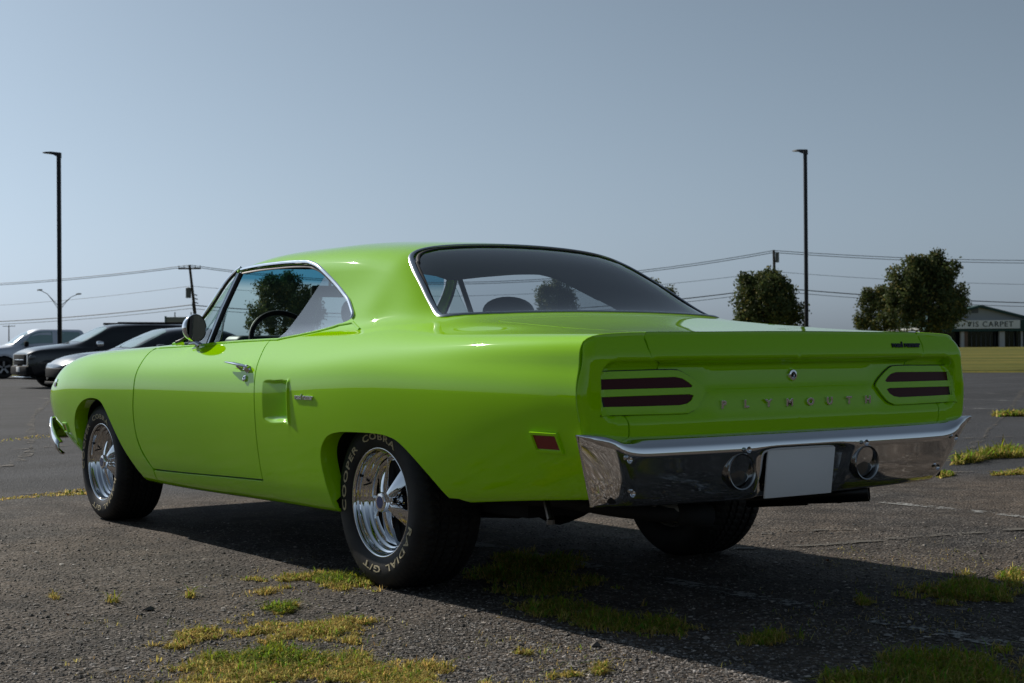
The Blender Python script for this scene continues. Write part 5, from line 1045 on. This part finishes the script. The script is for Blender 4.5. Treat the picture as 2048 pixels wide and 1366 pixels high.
# tail pipes run across behind the axle and out under the bumper
mb = MB(); mb.tube([(-.35, .60, .36), (-.80, .62, .385), (-1.05, .58, .372), (-1.16, .48, .357), (-1.20, .36, .348)], .028, 14); mb.build('tail_pipe', UNDER, CAR)
mb = MB(); mb.tube([(-1.06, .555, .369), (-1.15, .48, .360), (-1.185, .40, .352)], .030, 16); mb.build('exhaust_collar', DULL, CAR)
mb = MB(); mb.tube([(-1.175, .41, .350), (-1.20, .345, .345), (-1.215, .29, .340)], [.033, .034, .034], 16, cap=False); o = mb.build('exhaust_tip', UNDER, CAR); o.modifiers.new('thick', 'SOLIDIFY').thickness = .004
mb = MB(); mb.tube([(-.35, -.60, .36), (-.8, -.55, .37), (-1.0, -.47, .362), (-1.15, -.42, .362)], .032, 14); mb.build('tail_pipe', UNDER, CAR)
tipc = [(-1.0, -.28, .352), (-1.16, -.36, .366), (-1.30, -.43, .378)]
mb = MB(); mb.tube([(-.92, -.18, .345), (-1.10, -.30, .36)], .030, 14); mb.tube([(-1.06, -.26, .362), (-1.19, -.36, .374), (-1.285, -.425, .384)], [.028, .031, .032], 18, cap=False); o = mb.build('exhaust_tip', mat('black_exhaust', (.012, .012, .012), .3, .6), CAR); o.modifiers.new('thick', 'SOLIDIFY').thickness = .004
mb = MB(); mb.bbox((-1.31, -.80, .42), (-1.20, .80, .60), .01); mb.build('rear_valance', UNDER, CAR)
mb = MB(); mb.tube([(-1.0, .80, .33), (-1.0, .80, .345)], [.014, .014], 12); mb.tube([(-.95, .78, .40), (-1.0, .80, .345)], .012, 8); mb.build('tow_eye', STEEL, CAR)

# ---------------------------------------------------------------- interior
mb = MB(); mb.box((.10, -.74, .40), (2.2, .74, .46)); mb.box((-.25, -.66, .46), (.22, .66, .985)); mb.box((1.98, -.70, .46), (2.25, .70, .90)); mb.build('cabin_tub', VINYL, CAR, smooth=False)
mb = MB()
for sg in (1, -1): mb.bbox((.38, .74*sg-.02, .42), (2.1, .74*sg+.02, .935), .015)
mb.build('door_trim', VINYL, CAR)
mb = MB(); mb.bbox((1.80, -.72, .72), (2.34, .72, .955), .05, seg=4); mb.bbox((1.76, .12, .80), (1.95, .62, .985), .04, seg=4); mb.build('dashboard', DASH, CAR)
def seat(name, y, x, wid, zt_, head=True):
    E = empty(name, parent=CAR)
    mb = MB(); mb.bbox((x, y-wid/2, .48), (x+.55, y+wid/2, .66), .06, seg=4); mb.build('cushion', VINYL, E)
    R_ = Matrix.Translation((x+.05, y, .58)) @ Matrix.Rotation(math.radians(-16), 4, 'Y')
    mb = MB(); mb.bbox((-.07, -wid/2, 0), (.07, wid/2, zt_-.58), .06, seg=4, mat=R_); mb.build('backrest', VINYL, E)
    if head:
        bm = bmesh.new(); bmesh.ops.create_uvsphere(bm, u_segments=24, v_segments=14, radius=1)
        for v in bm.verts:
            v.co = Vector((v.co.x*.055, v.co.y*.150, (abs(v.co.z)**.8*(1 if v.co.z > 0 else -1))*.085))
        mb = MB(); mb.addbm(bm, mat=Matrix.Translation((x-.13, y, zt_+.075))); bm.free(); mb.build('headrest', VINYL, E)
seat('front_seat', .38, 1.02, .54, 1.0); seat('front_seat', -.38, 1.02, .54, 1.0); seat('rear_seat', 0, .30, 1.20, .93, False)
SW = empty('steering_wheel', parent=CAR); sc_ = np.array(ray_pt(536, 668, 1, .38)); sc_[2] = .935; sc_[0] = 1.72
axd = np.array([-.88, 0, .47]); axd /= np.linalg.norm(axd)
th = np.linspace(0, 2*math.pi, 49); e1 = np.array([0, 1., 0]); e2 = np.cross(axd, e1); e2 /= np.linalg.norm(e2)
if e2[2] < 0: e2 = -e2
mb = MB(); mb.tube([sc_+.185*(math.cos(t)*e1+math.sin(t)*e2) for t in th], .0135, 10, cap=False); mb.build('rim', BLACK, SW)
mb = MB()
for t in (.15, math.pi-.15, -math.pi/2): mb.tube([sc_-axd*.03, sc_+.18*(math.cos(t)*e1+math.sin(t)*e2)], [.016, .009], 8)
mb.tube([sc_-axd*.25, sc_-axd*.02, sc_], [.03, .04, .035], 14); mb.build('spoke', BLACK, SW)
rm = ray_pt(660, 583, 1, .03); mb = MB(); mb.bbox((rm[0]-.012, rm[1]-.11, rm[2]-.03), (rm[0]+.012, rm[1]+.11, rm[2]+.03), .012, seg=3); mb.tube([rm, rm+[.0, 0, .09]], .008, 8); mb.build('interior_mirror', mat('mirror_back', (.16, .15, .13), .4), CAR)

# ---------------------------------------------------------------- wheels
def make_wheel(R, width, tw, a0, letters):
    W_ = empty('wheel', parent=CAR)
    k = R-.331; hw = width
    prof = [(-.004, .198), (.004, .206), (.011, .216), (.017, .236), (.0195, .262+k*.6), (.017, .285+k*.8), (.008, .308+k), (-.004, .321+k), (-.016, .3275+k), (-.028, .3305+k)]
    y0, y1 = -.028, -hw+.028
    tr = []
    gro = [.16, .36, .64, .84]; 
    for g in gro:
        y = y0+(y1-y0)*g; tr += [(y+.0065, R), (y+.005, R-.008), (y-.005, R-.008), (y-.0065, R)]
    back = [(y1, .3305+k), (-hw+.016, .3275+k), (-hw+.004, .321+k), (-hw-.008, .308+k), (-hw-.017, .285+k*.8), (-hw-.0195, .262+k*.6), (-hw-.017, .236), (-hw-.011, .216), (-hw-.002, .200)]
    # extra loops between grooves for the lateral sipes
    full_ = prof+tr+back; fine = []
    for i in range(len(full_)-1):
        a, b = np.array(full_[i]), np.array(full_[i+1]); n = 4 if (abs(a[1]-R) < .012 and abs(b[0]-a[0]) > .012) else 1
        for j in range(n): fine.append(tuple(a+(b-a)*j/n))
    fine.append(full_[-1])
    def rfn(T_, A_, R0):
        inb = (R0 > R-.02) & (A_ < .0) & (A_ > -hw)
        ph = (T_*64/(2*np.pi)+A_*22+.35*np.sin(A_*120)) % 1.0
        return R0-np.where(inb & (ph < .22), .006, 0)
    mb = MB(); mb.lathe(fine, 320, rfn=rfn); mb.build('tyre', RUBBER, W_, angle=50)
    mb = MB(); th_ = np.linspace(0, 2*np.pi, 5)
    mb.lathe([(-.012, .199), (.002, .2075), (.006, .2095), (.0078, .2075), (.006, .204), (.000, .2005), (-.010, .1985), (-.024, .1965), (-.029, .1935), (-.031, .188), (-.034, .1845), (-.046, .1825), (-.050, .1795), (-.052, .174), (-.055, .1705), (-.064, .1685), (-.068, .166), (-.071, .158)], 160)
    mb.build('rim', WCHROME, W_, angle=70)
    mb = MB(); mb.lathe([(-.073, .168), (-.080, .150), (-.082, .0001)], 48); mb.lathe([(-hw+.02, .197), (-.12, .175), (-.09, .168)], 64); mb.build('dark_backing', UNDER, W_)  # black disc and inner barrel, painted-in dark for the gaps between spokes
    for i in range(5):
        a = math.radians(a0+72*i)                   # from the rear (-x), counter-clockwise seen from outside
        er = np.array([-math.cos(a), 0, math.sin(a)]); et = np.array([math.sin(a), 0, math.cos(a)]); ey = np.array([0, 1., 0])
        def q(r, t, y): return er*r+et*t+ey*y
        secs = []
        for r, y, w0, w1, dp in ((.030, -.012, .012, .015, .05), (.060, -.018, .015, .018, .05), (.115, -.037, .027, .030, .04), (.163, -.057, .039, .042, .025)):
            secs.append([q(r, -w1, y-dp), q(r, -w0-.002, y-.006), q(r, -w0, y-.001), q(r, -w0*.5, y+.0015), q(r, 0, y+.002), q(r, w0*.5, y+.0015), q(r, w0, y-.001), q(r, w0+.002, y-.006), q(r, w1, y-dp)])
        Vs = np.array(secs).reshape(-1, 3); Fs = [(s_*9+j, s_*9+j+1, (s_+1)*9+j+1, (s_+1)*9+j) for s_ in range(3) for j in range(8)]
        mb = MB(); mb.add(Vs, Fs); o = mb.build('spoke', WCHROME, W_, angle=30); fix_out(o)
        a2 = a+math.radians(36); e2_ = np.array([-math.cos(a2), 0, math.sin(a2)])
        mb = MB(); c = e2_*.058; mb.tube([c+[0, -.085, 0], c+[0, -.055, 0], c+[0, -.050, 0]], [.0125, .0125, .006], 6); mb.build('lug_nut', CHROME, W_)
    mb = MB(); mb.lathe([(-.11, .052), (-.075, .050), (-.070, .046), (-.030, .0405), (-.006, .039), (.002, .0365), (.005, .033), (.006, .024)], 48); mb.build('hub_cap', WCHROME, W_, angle=28)
    mb = MB(); mb.lathe([(.0055, .0245), (.0075, .022), (.0075, .0001)], 32); mb.build('hub_emblem', BLUEBADGE, W_)
    e = np.array([math.cos(.35), 0, math.sin(.35)]); mb = MB(); mb.tube([e*.176+[0, -.052, 0], e*.165+[0, -.03, 0], e*.160+[0, -.012, 0]], [.004, .0035, .003], 8); mb.build('valve_stem', BLACK, W_)
    mb = MB(); mb.lathe([(-hw+.004, .1985), (-hw-.002, .203), (-hw-.004, .200), (-hw+.006, .192), (-hw+.04, .186)], 64); mb.build('inner_lip', DULL, W_)
    if letters:
        for txt, am, span in (('COOPER', 159, 65), ('COBRA', 86, 56), ('RADIAL', -46, 58), ('G/T', -99, 29)):
            V_, F_ = text_mesh(txt, .062, .0012, .0, space=1.12, offset=.0006, res=2); x0, x1 = V_[:, 0].min(), V_[:, 0].max(); z0, z1 = V_[:, 1].min(), V_[:, 1].max()
            u = (V_[:, 0]-x0)/(x1-x0); w_ = (V_[:, 1]-z0)/(z1-z0); ang = np.radians(am+span/2-span*u)
            # lettering reads clockwise seen from outside, tops outward; angle measured from the rear
            r = .240+.0265*w_+k*.4; pr = np.array(prof); ys = np.interp(r, pr[:, 1], pr[:, 0])+.0004+np.where(V_[:, 2] > 0, .0016, -.002)
            mb = MB(); mb.add(np.stack([-r*np.cos(ang), ys, r*np.sin(ang)], -1), F_); mb.build('sidewall_lettering', LETTER, W_, smooth=False)
    return W_
def place(W_, x, y, z, sg, rot=0):
    W_.location = (x, y*sg, z); W_.rotation_euler = (0, 0, 0 if sg > 0 else math.pi)
def copy_tree(o, parent):
    c = o.copy(); COL.objects.link(c); c.parent = parent
    for ch in list(o.children): copy_tree(ch, c)
    return c
wr = make_wheel(.331, .245, .2, -97, True); place(wr, 0, .857, .327, 1)
wf = make_wheel(.318, .225, .19, -100, True); place(wf, 2.946, .866, .3135, 1)
w2 = copy_tree(wr, CAR); place(w2, 0, .857, .327, -1); w3 = copy_tree(wf, CAR); place(w3, 2.946, .866, .3135, -1)
